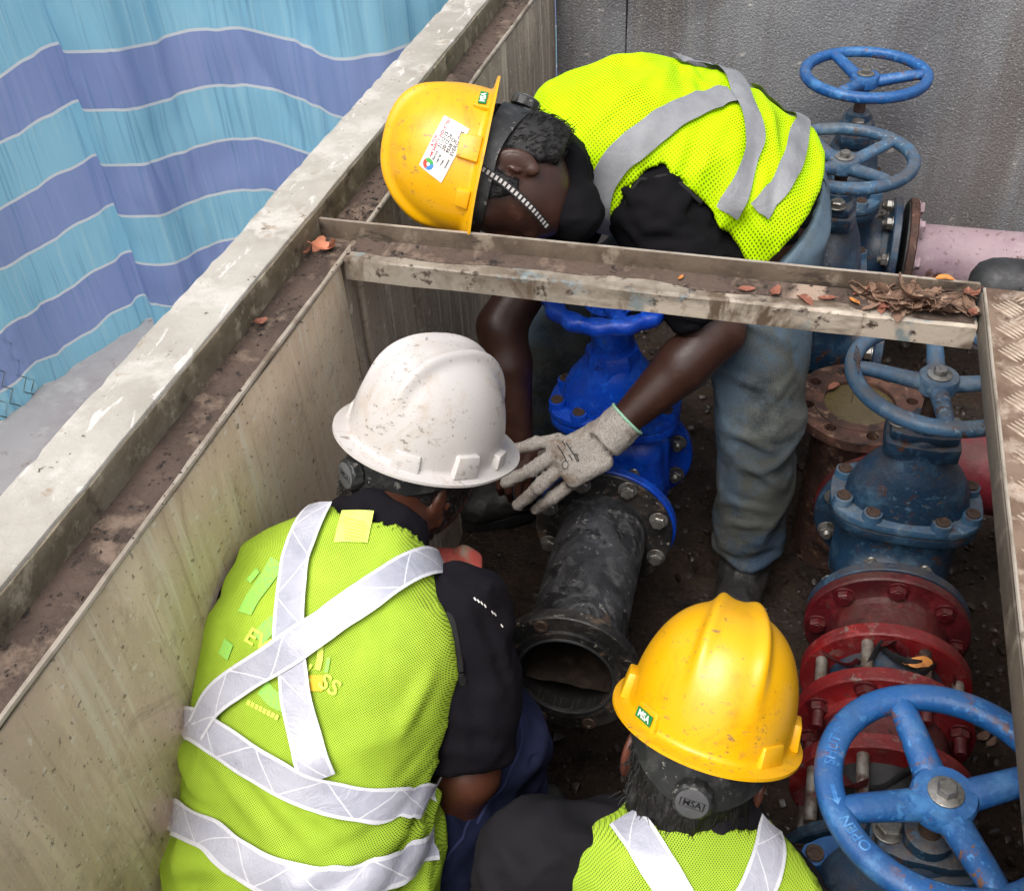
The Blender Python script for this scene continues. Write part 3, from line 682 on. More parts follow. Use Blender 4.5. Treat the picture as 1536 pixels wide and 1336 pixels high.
def handwheel(t, c, up, mat, R=.135, tr=.013, spokes=4, phase=.4, drop=.018, hubr=.033, nutmat=ZINC, lobes=0, flat=.9, hint=None):
    up = unit(up); x, y, z = frame(up, hint); c = np.asarray(c, float)
    prof = circ(tr, tr*flat, 14); prof = [(tr*np.sign(a)*abs(a/tr)**.75, tr*flat*np.sign(b)*abs(b/(tr*flat))**.75) for a, b in prof]
    rim = put('handwheel', ring(R, prof, c, up, 96, (lambda a: 1+.22*math.cos(lobes*a)) if lobes else (lambda a: 1+.03*math.sin(3*a+1))), mat, t)
    for k in range(spokes):
        a = phase+2*math.pi*k/spokes; e = x*math.cos(a)+y*math.sin(a)
        pts = spline([c+e*hubr*.6-z*drop, c+e*(R*.45)-z*(drop*.55), c+e*(R*.8)-z*drop*.05, c+e*(R-.002)], 4)
        put('spoke', tube(pts, np.linspace(tr*1.08, tr*.8, len(pts)), 12, flat=1.15), mat, rim)
    put('hub', lathe([(hubr*.8,-.026-drop*.3),(hubr,-.02-drop*.3),(hubr,-.004),(hubr*.93,0),(hubr*.5,.0)], c, up, 28), mat, rim)
    put('washer', lathe([(.0195,.0005),(.02,.001),(.02,.003),(.019,.0036)], c, up, 24), nutmat, rim)
    put('nut', place(hexa(.0115, .0037, .0135), c, x, y, z), nutmat, rim)
    return rim
def gate_valve(o, ax, label, mats, wheel_z, group=None, lean=(0,0,1), phase=.4, wheel=True, bolts=('head', ZINC), bonnet_h=.165, R=.14, hub=.033, lobes=0, spokes=4, tr=.013, Lh=.125, flanges=(1,1), name='gate_valve', hexneck=False, res=.0042):
    o = np.asarray(o, float); ax = unit(ax); up = unit(lean); lat = unit(np.cross(up, ax)); B, Wm, Fm = mats
    t = thing(name, (o[0], o[1], 0), label, 'valve', group)
    q = lambda a, l, h: o+ax*a+lat*l+up*h
    lo = o-V(.2,.2,.16); hi = o+V(.2,.2,.42)
    f = Field(lo, hi, res)
    f.add(Cap(q(-Lh,0,0), q(Lh,0,0), .088), .0).add(Ell(q(0,0,0), (.08,.100,.12), ax, lat), .03)
    f.add(RBox(q(0,0,.075), (.064,.100,.085), ax, lat, .045), .03)
    for l in (-.104, .104): f.add(Cap(q(0,l*.93,-.02), q(0,l*.97,.13), .010), .015)
    for a in (-.07, .07): f.add(Cap(q(a,0,.03), q(a*.85,0,.15), .009), .012)
    f.cut(Half(q(0,0,bonnet_h-.004), -up)); f.cut(Half(q(-Lh,0,0), ax)); f.cut(Half(q(Lh,0,0), -ax))
    put('body', f.mesh(1), B, t, angle=50)
    # bonnet: oval plate with bolt bosses and a domed cover
    f = Field(lo, hi, res); a0, l0 = .088, .132
    f.add(Ell(q(0,0,bonnet_h+.012), (.074,.108,.125), ax, lat), 0).add(Cap(q(0,0,bonnet_h+.10), q(0,0,bonnet_h+.155), .052, .042), .03)
    f.cut(Half(q(0,0,bonnet_h+.016), up))
    bn = put('bonnet', f.mesh(1), B, t, angle=50)
    def oval(a, l, e=2.9, n=56): return [(a*np.sign(math.cos(k))*abs(math.cos(k))**(2/e), l*np.sign(math.sin(k))*abs(math.sin(k))**(2/e)) for k in np.linspace(0, 2*math.pi, n, endpoint=False)]
    put('bonnet_flange', prism(oval(a0, l0), bonnet_h+.003, bonnet_h+.021, o, ax, lat, up, .003), Fm, t)
    put('body_flange', prism(oval(a0*.985, l0*.985), bonnet_h-.019, bonnet_h+.0005, o, ax, lat, up, .003), B, t)
    put('gasket', prism(oval(a0*.97, l0*.97), bonnet_h+.0007, bonnet_h+.0028, o, ax, lat, up), RUBB, t)
    for k in range(8):
        a = 2*math.pi*(k+.5)/8; pa, pl = a0*.83*np.sign(math.cos(a))*abs(math.cos(a))**.72, l0*.88*np.sign(math.sin(a))*abs(math.sin(a))**.72
        bs = put('bolt_boss', lathe([(.019,.012),(.0175,.026),(.0165,.034),(.0125,.035)], q(pa,pl,bonnet_h), up, 16), Fm, bn)
        bolt(bn, q(pa,pl,bonnet_h+.0335), up, RUSTB, 'cap')
    # gland block, stem and wheel
    hb = bonnet_h+.15
    if hexneck:
        put('neck', lathe([(.058,hb-.045),(.055,hb-.01),(.05,hb),(.04,hb+.002)], o, up, 8), B, t)
        put('collar', lathe([(.04,hb),(.042,hb+.004),(.038,wheel_z-.022),(.05,wheel_z-.018)], o, up, 24), B, t)
    else:
        put('gland', prism([(-.032,-.062),(.032,-.062),(.042,-.03),(.042,.03),(.032,.062),(-.032,.062),(-.042,.03),(-.042,-.03)], hb-.012, hb+.02, o, ax, lat, up, .004), B, t)
        put('gland_cover', prism([(-.026,-.056),(.026,-.056),(.034,-.026),(.034,.026),(.026,.056),(-.026,.056),(-.034,.026),(-.034,-.026)], hb+.0215, hb+.04, o, ax, lat, up, .004), B, t)
        for l in (-.044, .044): bolt(t, q(0,l,hb+.0405), up, ZINC, 'head')
        put('packing_nut', lathe([(.03,hb+.04),(.028,hb+.055),(.02,hb+.058)], o, up, 20), B, t)
    put('stem', lathe([(.0135,hb),(.0135,wheel_z-.003)], o, up, 14), RUSTB, t)
    if wheel: handwheel(t, o+up*wheel_z, up, Wm, R, tr, spokes, phase, hubr=hub, lobes=lobes, hint=V(0,1,0))
    for sgn, on in ((-1, flanges[0]), (1, flanges[1])):
        if on: flange(t, o+ax*sgn*(Lh+.02), ax, B, side=-sgn, bmat=bolts[1], kind=bolts[0], hubl=.02)
    return t
OLD = 'old blue gate valves on the pipe runs'
# b: right, middle
vb = gate_valve((.266,1.495,.31), (0,1,0), 'old blue gate valve with weathered handwheel beside the tread plate, behind the red joint', (BLUE, BLUEG, BLUEG), .462, OLD, phase=1.62, bolts=('nut', ZINC), R=.138)
# c: bottom right, nearest
vc = gate_valve((.255,.725,.30), (0,1,0), 'nearest blue gate valve with big chipped bright blue handwheel at bottom right', (BLUE, BLUEC, BLUEC), .456, OLD, phase=.42, bolts=('nut', RUSTB), R=.128, tr=.0160, hub=.037)
# e and d at the back
ve = gate_valve((.082,2.11,.40), (1,0,0), 'old blue gate valve at the back whose wheel stands just beside the bent worker', (BLUE, BLUEG, BLUEG), .445, OLD, phase=.75, bolts=('nut', ZINC), R=.136)
vd = gate_valve((.112,2.51,.40), (1,0,0), 'rearmost blue gate valve with its handwheel against the dark wall', (BLUE, BLUEC, BLUEG), .462, OLD, phase=.1, bolts=('nut', ZINC), R=.136, spokes=3)
# the new valve in the middle
vn = gate_valve((-.285,1.625,.30), (0,1,0), 'shiny new blue gate valve bolted to the black pipe in the middle', (BLUEN, BLUEN, BLUEN), .475, None, lean=(-.05,0,1), phase=.9, bolts=('nut', ZINC), bonnet_h=.205, R=.112, tr=.0165, spokes=3, lobes=14, hexneck=True, Lh=.105)

# lettering cast on the near handwheel
RW = .128; wc = V(.255,.725,.756); wx, wy, wz = V(1,0,0), V(0,1,0), V(0,0,1)
rimc = [c for c in vc.children if c.name.startswith('handwheel')][0]
PALE = material('worn_pale_edges', rgb(84,136,186), [(rgb(46,104,164), 60, .4, .55)], .5)
def wheel_text(body, a0, size, rev=False):
    v, f = text_faces(body, size, .0006, bold=.0002); out = []
    for p in v:
        a = a0-p[0]/RW; r = RW+p[1]; out.append(wc+(wx*math.cos(a)+wy*math.sin(a))*r+wz*(.0146-abs(p[1])*.06+p[2]))
    put('lettering', (out, f), PALE, rimc, smooth=False)
wheel_text('SHUT', math.radians(172), .017); wheel_text('OPEN', math.radians(220), .017)
g = G()
for da, w0, w1 in ((0,.0025,.0025),(.13,.0025,.0025),(.131,.006,.006),(.19,.0003,.0003)):
    a = math.radians(193)+da; e = wx*math.cos(a)+wy*math.sin(a); g.v += [tuple(wc+e*(RW-w0)+wz*.0150), tuple(wc+e*(RW+w0)+wz*.0150)]
g.f = [(0,1,3,2),(2,3,5,4),(4,5,7,6)]; put('arrow_mark', g, PALE, rimc, smooth=False)

# black flanged pipe spool
t = thing('flanged_pipe', (-.29,1.3,0), 'open black flanged pipe lying in the mud below the gloved hand', 'pipe')
a, b = V(-.288,1.492,.298), V(-.268,1.065,.365); ax = unit(b-a); L_ = np.linalg.norm(b-a)
g = G(); g.add(*lathe([(.083,0),(.087,.03),(.087,L_-.02),(.083,L_-.02)], a, ax, 48, False, False))
put('barrel', lathe([(.095,0),(.0905,.012),(.089,.03),(.087,L_-.03),(.088,L_-.012),(.092,L_-.006)], a, ax, 56, False, False, wob=lambda q, h: 1+.006*math.sin(3*q+h*20)), BLACK, t)
put('bore', lathe([(.082,L_+.0005),(.082,.01),(.01,.008)], a, ax, 48, False, True), material('dark_bore', rgb(14,13,13), [(rgb(26,23,21), 12, .45, .6)], .7), t, recalc=False)
ff = flange(t, a-ax*.001, ax, BLACKF, r=.14, th=.021, bmat=ZINC, kind='head', side=1, hubl=0, bore=.088)
nf = flange(t, b+ax*.002, ax, BLACKF, r=.128, th=.026, bmat=None, side=-1, hubl=0, bore=.082)
put('raised_face', ring(.091, [(-.0085,0),(.0085,0),(.007,.006),(-.007,.006)], b+ax*.0022, ax, 56), BLACKF, nf)
put('rubber_lip', ring(.084, circ(.003,.003,8), b+ax*.008, ax, 56), RUBB, nf)
x_, y_, z_ = frame(ax)
for k in range(8):
    q = math.pi/8+k*math.pi/4; p = b+ax*.0025+(x_*math.cos(q)+y_*math.sin(q))*.1135
    put('bolt_hole_rim', lathe([(.0125,0),(.0118,.0016),(.0085,.0005)], p, ax, 16), BLACKF, nf)
    if k in (2, 5, 6): bolt(nf, p, ax, RUSTB, 'cap')
# silt lying in the bottom of the bore
g = G(); n = 20; pts = []
for i in range(10):
    s_ = L_*(.03+.96*i/9); hgt = -.082+.030+.018*(i/9); half = math.sqrt(max(.082**2-hgt**2, 0))
    for j in range(n):
        u = -half+2*half*j/(n-1); c0 = a+ax*s_; pts.append(c0+V(1,0,0)*u+V(0,0,1)*(hgt+.003*vnoise(V(u*40,s_*40,1),3)))
put('silt', (pts, [(i*n+j, i*n+j+1, (i+1)*n+j+1, (i+1)*n+j) for i in range(9) for j in range(n-1)]), SILT, t)
o = thing('loose_bolt', (-.150,1.19,.24), 'shiny loose hex bolt by the open black pipe flange beside the yellow helmet', 'bolt')
put('hex_head', place(hexa(.017,0,.014), (-.150,1.19,.24), *frame(unit((.2,-.7,.75)))), ZINC, o)
put('shank', lathe([(.0095,-.11),(.0095,0)], (-.150,1.19,.24), unit((.2,-.7,.75)), 12), ZINC, o)
put('washer', lathe([(.021,-.004),(.0215,-.003),(.021,-.0005)], (-.150,1.19,.24), unit((.2,-.7,.75)), 20), ZINC, o)

# red dismantling joint between the two right-hand valves
t = thing('dismantling_joint', (.262,1.13,0), 'dark red flanged dismantling joint with tie rods between the right-hand valves', 'pipe joint')
yy = {'A':1.348,'B':1.232,'C':1.118,'D':1.0,'E':.90}; zc = .307
flange(t, (.265,yy['A'],zc), (0,-1,0), RED, r=.144, bmat=RED, kind='head', side=1, hubl=.022, hub=.1, phase=0.0)
put('barrel', lathe([(.103,0),(.1,.03),(.1,.07),(.104,.1)], (.265,yy['A']-.02,zc), (0,-1,0), 48, False, False), RED, t)
fb = flange(t, (.264,yy['B'],zc), (0,-1,0), REDB, r=.142, th=.026, bmat=None, side=1, hubl=0)
put('sleeve', lathe([(.0975,0),(.0975,.24)], (.264,yy['B'],zc), (0,-1,0), 48, False, False), BLUE, t)
fc = flange(t, (.263,yy['C']+.02,zc), (0,-1,0), REDB, r=.143, th=.026, bmat=RED, kind='long', side=1, hubl=.02, hub=.104, phase=math.pi/8)
put('barrel', lathe([(.106,0),(.103,.03),(.103,.07),(.108,.095)], (.263,yy['C'],zc), (0,-1,0), 48, False, False), RED, t)
fd = flange(t, (.262,yy['D']+.012,zc), (0,-1,0), REDB, r=.142, th=.026, bmat=None, side=1, hubl=0)
put('sleeve', lathe([(.1,0),(.1,.13)], (.26,yy['D'],zc), (0,-1,0), 48, False, False), RUBB, t)
GAL = material('galvanised_rod', rgb(150,144,136), [(rgb(110,96,84), 30, .42, .62), (rgb(84,56,46), 22, .57, .68)], .55, .15, .55, bump=.4, bscale=160)
for k in range(8):
    a_ = math.pi/8+k*math.pi/4; x, y, z = frame((0,-1,0)); e = (x*math.cos(a_)+y*math.sin(a_))*.12
    m_ = RUSTB if k in (1, 5) else GAL
    put('tie_rod', lathe([(.0098,.004),(.0102,.01),(.0098,.05),(.0102,.095)], V(.264,yy['B']-.017,zc)+e, (0,-1,0), 12), m_, t)
    put('tie_rod', lathe([(.0098,-.012),(.0098,.1)], V(.262,yy['D']-.008,zc)+e, (0,-1,0), 12), GAL, t)
# torn gasket strips lying between the rings
r_ = np.random.default_rng(3)
for k, (a0, da, y0, rr, m_) in enumerate([(.35,.9,1.2,.112,RED),(1.3,.5,1.19,.118,RUBB),(1.75,.35,1.172,.126,RUBB),(1.45,.3,1.18,.131,RED),(2.1,.6,1.2,.115,RED),(1.0,.4,1.165,.122,RUBB),(2.3,.5,.955,.12,RUBB),(1.9,.4,.945,.128,RED),(1.2,.7,.96,.112,RUBB),(2.7,.5,.94,.118,RED)]):
    pts = [V(.263+math.cos(a0+da*u)*(rr+.008*math.sin(5*u+k)), y0+.025*math.sin(3*u+k)*(-1)**k, zc+math.sin(a0+da*u)*(rr+.01*math.sin(4*u+k))) for u in np.linspace(0,1,9)]
    put('gasket_strip', tube(pts, .013, 8, flat=.2), m_, t)
# red flange and elbow behind the middle valve
t = thing('red_pipe', (.3,1.75,0), 'rose red flanged pipe bend behind the middle valve under the plate', 'pipe')
flange(t, (.266,1.642,.31), (0,1,0), RED, r=.144, bmat=None, side=1, hubl=.02)
pts = [V(.27,1.655,.31)]+[V(.27+.16*(1-math.cos(q)), 1.68+.13*math.sin(q), .315) for q in np.linspace(.1,1.57,10)]+[V(.95,1.81,.315)]
put('bend', tube(pts, .092, 36), ROSE, t); flange(t, (.62,1.81,.315), (1,0,0), RED, side=1, hubl=0)
# pink pipe at the back
t = thing('pink_pipe', (.6,2.51,0), 'pale pink steel pipe with rusty flange at the back right', 'pipe')
PX = V(.277,2.51,.40)
flange(t, PX+V(.0,0,0), (1,0,0), RUST, r=.144, bmat=PINK, kind='head', side=1, hubl=.0)
put('gasket', lathe([(.135,0),(.135,.004)], PX-V(.0045,0,0), (1,0,0), 48), RUBB, t)
put('barrel', lathe([(.089,0),(.084,.008),(.084,.4),(.09,.41)], PX+V(.02,0,0), (1,0,0), 56), PINK, t)
flange(t, PX+V(.43,0,0), (1,0,0), PINK, r=.144, bmat=ZINC, side=-1, hubl=.0)
flange(t, PX+V(.431,0,0), (1,0,0), PINK, r=.144, bmat=ZINC, side=1, hubl=.02)
# rusty upright stub with open flange
t = thing('pipe_stub', (.19,1.862,0), 'rusty open pipe stub with muddy water in its flange beside the blue handwheel', 'pipe')
SC = V(.19,1.862,.40)
x, y, z = frame((0,0,1)); holes = [(.11*math.cos(q), .11*math.sin(q)) for q in np.arange(8)*math.pi/4+.25]
bm = bmesh.new()                                # disc with real bolt holes
def loop(r, n, c=(0,0), h=0.0): return [bm.verts.new((c[0]+r*math.cos(2*math.pi*i/n), c[1]+r*math.sin(2*math.pi*i/n), h)) for i in range(n)]
edges = []
for r, n, c in [(.137,56,(0,0)), (.074,40,(0,0))]+[(.0125,14,c) for c in holes]:
    vs = loop(r, n, c)
    for i in range(n): edges.append(bm.edges.new((vs[i], vs[(i+1) % n])))
bmesh.ops.triangle_fill(bm, use_beauty=True, edges=edges)
geom = bmesh.ops.extrude_face_region(bm, geom=bm.faces[:]); bmesh.ops.translate(bm, verts=[e for e in geom['geom'] if isinstance(e, bmesh.types.BMVert)], vec=(0,0,-.022))
bmesh.ops.recalc_face_normals(bm, faces=bm.faces); bm.verts.index_update()
fs = put('flange', ([SC+np.array(v.co)+V(0,0,.011) for v in bm.verts], [tuple(v.index for v in q.verts) for q in bm.faces]), RUST, t, angle=30); bm.free()
put('raised_face', ring(.086, [(-.012,0),(.012,0),(.011,.003),(-.011,.003)], SC+V(0,0,.0105), (0,0,1), 48), RUST, fs)
put('barrel', lathe([(.09,-.43),(.086,-.06),(.09,-.03),(.1,-.012)], SC, (0,0,1), 40, False, False), RUST, t)
put('inner_wall', lathe([(.0738,.010),(.0738,-.1)], SC, (0,0,1), 40, False, False), RUST, t)
put('water', lathe([(.0005,.0),(.0735,.0)], SC+V(0,0,.004), (0,0,1), 40, False, False), MUDW, t)
# black rubber sleeve at the right, behind the plate
BS = P(1492,428,1.78)
t = thing('rubber_sleeve', BS, 'dark grey rubber sleeve end in front of the pink pipe, behind the plate', 'sleeve')
put('sleeve', lathe([(.002,-.062),(.02,-.06),(.036,-.05),(.045,-.032),(.048,-.01),(.048,1.0-BS[0]-.01)], BS+V(.02,0,0), unit((1,.02,-.02)), 36), RUBB, t)
for q in (.02,.05): put('clamp_band', lathe([(.0483,-.004),(.0505,-.003),(.0505,.003),(.0483,.004)], BS+V(.03+q,0,0), unit((1,.02,-.02)), 36, False, False), RUBB, t)
put('tab', box(BS+V(.03,-.055,.02), BS+V(.1,-.043,.03), .002), RUBB, t)

# ================================================================== hard hats
def plastic(key, base, dark, light):
    s = Nodes(key)
    c = s.mix(s.ramp(s.noise(6, 6, .6), .4, .7, 0, .6), base, light); c = s.mix(s.ramp(s.noise(9, 8, .75, rot=(.4,.1,.7), dist=1.0), .53, .66, 0, .6), c, dark)
    msk = s.ramp(s.noise(9, 4, .6, rot=(.3,.3,.9)), .5, .6); c = s.mix(s.math('MULTIPLY', msk, s.ramp(s.noise(44, 5, .7, rot=(.1,.9,.2)), .61, .64, 0, .6)), c, rgb(110,94,66)); c = s.mix(s.math('MULTIPLY', msk, s.ramp(s.noise(1, 5, .6, stretch=(60,190,130), rot=(.6,.3,.2)), .60, .63, 0, .7)), c, rgb(106,94,76))
    c = s.mix(s.ramp(s.noise(130, 2, .5), .69, .71, 0, .5), c, rgb(80,70,58))
    return s.done(c, s.ramp(s.noise(20, 6, .7), .3, .7, .28, .5), 0.0, s.bump(s.noise(60, 6, .7), .06, .002), Coat_Weight=.15)
YEL = plastic('yellow_helmet_plastic', rgb(221,160,0), rgb(186,125,13), rgb(229,173,13))
YEL2 = plastic('yellow_helmet_plastic_clean', rgb(225,164,0), rgb(201,136,9), rgb(232,177,15))
WHT = plastic('white_helmet_plastic', rgb(188,182,178), rgb(173,156,138), rgb(197,193,190))
STRAPB = material('black_harness_plastic', rgb(34,35,36), [(rgb(60,60,60), 30, .5, .62), (rgb(120,118,112), 70, .62, .66)], .5, .12, bump=.2)
KNOB = material('grey_knob_plastic', rgb(92,92,94), [(rgb(72,72,74), 20, .4, .7)], .45, .1, bump=.15)
WLAB = material('white_label', rgb(226,222,218), [(rgb(200,192,182), 20, .5, .7)], .5, .1, bump=0)
GRN = material('green_label', rgb(20,120,60), [], .45, .05, bump=0); INKR = material('red_ink', rgb(214,40,60), [], .6, .05, bump=0); INKK = material('black_ink', rgb(26,24,28), [], .6, .05, bump=0)
ORG = material('orange_print', rgb(226,120,40), [], .6, .05, bump=0); BLP = material('blue_print', rgb(60,130,200), [], .6, .05, bump=0); GRP = material('green_print', rgb(60,160,70), [], .6, .05, bump=0); RDP = material('red_print', rgb(220,70,50), [], .6, .05, bump=0)
HA, HB, HC = .118, .102, .141          # shell half length, half width, height
def dome(th, ph):
    """helmet-local point on the shell: th round the head from the front, ph up from the rim"""
    cs = math.cos(ph)**.74 if ph < math.pi/2 else 0.0; sn = math.sin(ph)**1.02
    x = HA*math.cos(th)*cs*(1.02 if math.cos(th) < 0 else .99); y = HB*math.sin(th)*cs; z = HC*sn
    x -= .012*sn
    # moulded ribs: a raised centre panel that widens to the back, with a rib on each edge
    w = .017+.024*min(max((.10-x)/.2, 0), 1); win = 1/(1+math.exp((-.098-x)/.007))*1/(1+math.exp((.046-z)/.009))
    pan = 1/(1+math.exp((abs(y)-w)/.0034)); rib = math.exp(-((abs(y)-w+.006)/.0085)**2)
    d = (.0052*pan+.0072*rib)*win
    nrm = unit((x/HA**2, y/HB**2, z/HC**2+.0001)); return np.array([x, y, z])+nrm*d
def hard_hat(c, up, front, mat, label, strap=False, sticker=False, badge_side=None, knob=True, back_badge=False):
    zu = unit(up); xf = np.asarray(front, float); xf = unit(xf-zu*np.dot(xf, zu)); yl = np.cross(zu, xf); c = np.asarray(c, float)
    W = lambda p: c+xf*p[0]+yl*p[1]+zu*p[2]
    t = thing('hard_hat', c, label, 'hard hat', 'hard hats worn by the workers')
    n, m = 144, 44; v = []; rows = []
    for i in range(m): rows.append([dome(2*math.pi*k/n, math.pi/2*(i/(m-.6))) for k in range(n)][:])
    rows = rows[::-1]                              # crown to rim
    rim = []
    for k in range(n):
        th = 2*math.pi*k/n; cf = max(0, math.cos(th)); cb = max(0, -math.cos(th)); w = .0175+.022*cf**3+.004*cb**2; e = np.array([math.cos(th)*1.05, math.sin(th), 0])
        rim.append((e, w, -.007-.010*cf**3+.003*cb))
    base = rows[-1]; R1 = [base[k]+rim[k][0]*.0035+np.array([0,0,-.003]) for k in range(n)]
    R2 = [base[k]+rim[k][0]*rim[k][1]*.7+np.array([0,0,rim[k][2]]) for k in range(n)]
    R3 = [base[k]+rim[k][0]*rim[k][1]+np.array([0,0,rim[k][2]-.0015]) for k in range(n)]
    R4 = [base[k]+rim[k][0]*rim[k][1]+np.array([0,0,rim[k][2]-.0055]) for k in range(n)]
    R5 = [base[k]*.955+np.array([0,0,-.0085]) for k in range(n)]
    inner = [[p*np.array([.955,.955,.96]) for p in rows[i]] for i in range(m-1, -1, -4)]
    allr = rows+[R1, R2, R3, R4, R5]+inner
    v = [W(p) for r in allr for p in r]; f = [(i*n+k, (i+1)*n+k, (i+1)*n+(k+1) % n, i*n+(k+1) % n) for i in range(len(allr)-1) for k in range(n)]
    f.append(tuple(range(n))); f.append(tuple((len(allr)-1)*n+k for k in range(n-1, -1, -1)))
    sh = put('shell', (v, f), mat, t, angle=60)
    def lug(th, wd, hh, dp, name='accessory_slot', slant=0.0):
        p = dome(th, .02); e = unit((math.cos(th)/HA, math.sin(th)/HB, 0)); s_ = np.cross([0,0,1], e)
        vf = prism([(-wd,-.004),(wd,-.004),(wd*.86,hh),(-wd*.86,hh)], 0, dp, p-e*.004+np.array([0,0,-.003]), s_, unit(np.array([0,0,1.0])-e*.12), e, .0025)
        put(name, ([W(q) for q in vf[0]], vf[1]), mat, sh); return p, e, s_, dp
    slots = {}
    for sd_ in (1, -1):
        slots[sd_] = lug(sd_*1.62, .0205, .030, .0135); lug(sd_*.98, .015, .018, .0145)
        lug(sd_*2.35, .0205, .022, .0095, 'badge_mount')
    for sd_ in (badge_side or ()):
        p = dome(sd_*2.35, .02); e = unit((math.cos(sd_*2.35)/HA, math.sin(sd_*2.35)/HB, 0)); s_ = np.cross([0,0,1], e); u_ = unit(np.array([0,0,1.0])-e*.12)
        o_ = p+e*.0062+np.array([0,0,.0065])
        lb = put('badge', ([W(o_+s_*a+u_*b+e*dz) for dz in (0,.0008) for a, b in ((-.0145,-.0062),(.0145,-.0062),(.0145,.0062),(-.0145,.0062))], [(0,1,2,3),(4,5,6,7),(0,1,5,4),(1,2,6,5),(2,3,7,6),(3,0,4,7)]), GRN, sh, smooth=False)
        q, fq = text_faces('MSA', .0115, 0, bold=.0004); put('lettering', ([W(o_+s_*a[0]+u_*a[1]+e*.0011) for a in q], fq), WLAB, sh, smooth=False)
    # inner harness: head band, rear band and ratchet knob
    bandr = []
    for k in range(72):
        th = 2*math.pi*k/72; back = max(0, -math.cos(th)); e = np.array([math.cos(th)*.1035, math.sin(th)*.089, 0]); bandr.append((e, -.012-.034*back**1.5, .016+.010*back**2))
    vb_ = []; 
    for e, z, hgt in bandr:
        for s_, dz in ((1,hgt),(1.03,hgt*.98),(1.03,-hgt*.98),(1,-hgt)): vb_.append(W(e*s_+np.array([0,0,z+dz-.004])))
    put('headband', (vb_, [(k*4+j, ((k+1) % 72)*4+j, ((k+1) % 72)*4+(j+1) % 4, k*4+(j+1) % 4) for k in range(72) for j in range(4)]), STRAPB, t, angle=40, recalc=True)
    if knob:
        kp = np.array([-.113,0,-.058]); ke = unit((-1,0,-.16)); kx = np.array([0,1.0,0])
        kn = put('ratchet_knob', lathe([(.020,-.008),(.0235,-.006),(.0238,.006),(.0215,.009),(.0195,.0095)], W(kp), xf*ke[0]+zu*ke[2], 40, wob=lambda a, h: 1+.035*math.cos(12*a)*(h > -.007)*(h < .0075)), STRAPB, t)
        put('knob_disc', lathe([(.0192,.0090),(.0192,.0104),(.018,.0108)], W(kp), xf*ke[0]+zu*ke[2], 36), KNOB, kn)
        ku = np.array([-.16,0,1.0]); ku = unit(ku-ke*np.dot(ku, ke)); ks = np.cross(ku, ke)
        q, fq = text_faces('MSA', .0115, .0002, bold=.0002); put('lettering', ([W(kp+ke*.0111+ks*a[0]+ku*a[1]) for a in q], fq), STRAPB, kn, smooth=False)
        put('lettering_frame', ([W(kp+ke*.011+ks*a+ku*b) for s_ in (1,.88) for a, b in ((-.0145*s_,-.0055*s_),(.0145*s_,-.0055*s_),(.0145*s_,.0055*s_),(-.0145*s_,.0055*s_))], [(0,1,5,4),(1,2,6,5),(2,3,7,6),(3,0,4,7)]), STRAPB, kn, smooth=False)
    return t, W, sh
def DL(px, py, r, u, f):              # direction given against the line of sight to a measured point
    F_ = unit((px-768)/FOCAL*CR-(py-668)/FOCAL*CU+CF); R_ = unit(np.cross(F_, CU)); U_ = np.cross(R_, F_); return unit(r*R_+u*U_+f*F_)
# pose of the three hats (centre of the rim, crown direction, peak direction)
HAT_A = (P(712,248,1.69), D(-.97,.22,-.08), D(-.23,-.96,.08))
HAT_B = (P(642,650,1.52), D(.30,.84,-.46), D(.63,-.20,.76))
HAT_C = (P(1063,1070,1.30), DL(1063,1072,.27,.89,-.38), DL(1063,1072,.02,.38,.92))
tA, WA, shA = hard_hat(*HAT_A, YEL, 'scuffed yellow hard hat with a white sticker on the bent worker', badge_side=(1,))
tB, WB, shB = hard_hat(*HAT_B, WHT, 'scratched white hard hat on the worker crouching by the wall')
tC, WC, shC = hard_hat(*HAT_C, YEL2, 'yellow hard hat seen from behind, lowest in the picture', badge_side=(1,))
# paper sticker on the side of the bent worker's hat
def on_shell(th, ph, lift): p = dome(th, ph); return WA(p+unit((p[0]/HA**2, p[1]/HB**2, p[2]/HC**2))*lift)
SK = 1.12
def stick(u, w, lift):                # sticker coordinates in metres: u towards the peak, w towards the crown
    a = .27
    uu = u*math.cos(a)-w*math.sin(a); ww = u*math.sin(a)+w*math.cos(a)
    return on_shell(1.50-uu/.118, .38+ww/.145, lift)
us, ws = np.linspace(-.043,.043,16)*SK, np.linspace(-.021,.021,10)*SK
v = [stick(a, b, .0012) for a in us for b in ws]; stk = put('sticker', (v, [(i*10+j, (i+1)*10+j, (i+1)*10+j+1, i*10+j+1) for i in range(15) for j in range(9)]), WLAB, shA)
def stick_text(body, u0, w0, size, mat, al='LEFT'):
    q, f = text_faces(body, size, 0, align=al, bold=.00012); put('lettering', ([stick((u0-p[0])*SK, (w0+p[1])*SK, .0018) for p in q], f), mat, stk, smooth=False)
stick_text('& TOP', .006, .0165, .0062, INKR); stick_text('I AM SAFETY INDUCTED', .024, .0108, .0061, INKR)
for k, s_ in enumerate(('21/12/25', '20/12/26', '9538 Q', 'EVERGLOSS')): stick_text(s_, .002, .0050-.0068*k, .0072, INKK)
for k, s_ in enumerate(('Date of In.', 'Valid Till', 'Trade', 'Company')): stick_text(s_, .022, .0050-.0068*k, .0036, INKK)
for k, m_ in enumerate((RDP, GRP, BLP)):
    pts = [(.0315+.0085*math.cos(a), .0085+.0085*math.sin(a)) for a in np.linspace(2.1*k, 2.1*k+2.1, 12)]+[(.0315+.003*math.cos(a), .0085+.003*math.sin(a)) for a in np.linspace(2.1*k+2.1, 2.1*k, 12)]
    put('emblem', ([stick(a*SK, b*SK, .0018) for a, b in pts], [(i, i+1, 22-i, 23-i) for i in range(11)]), m_, stk, smooth=False)
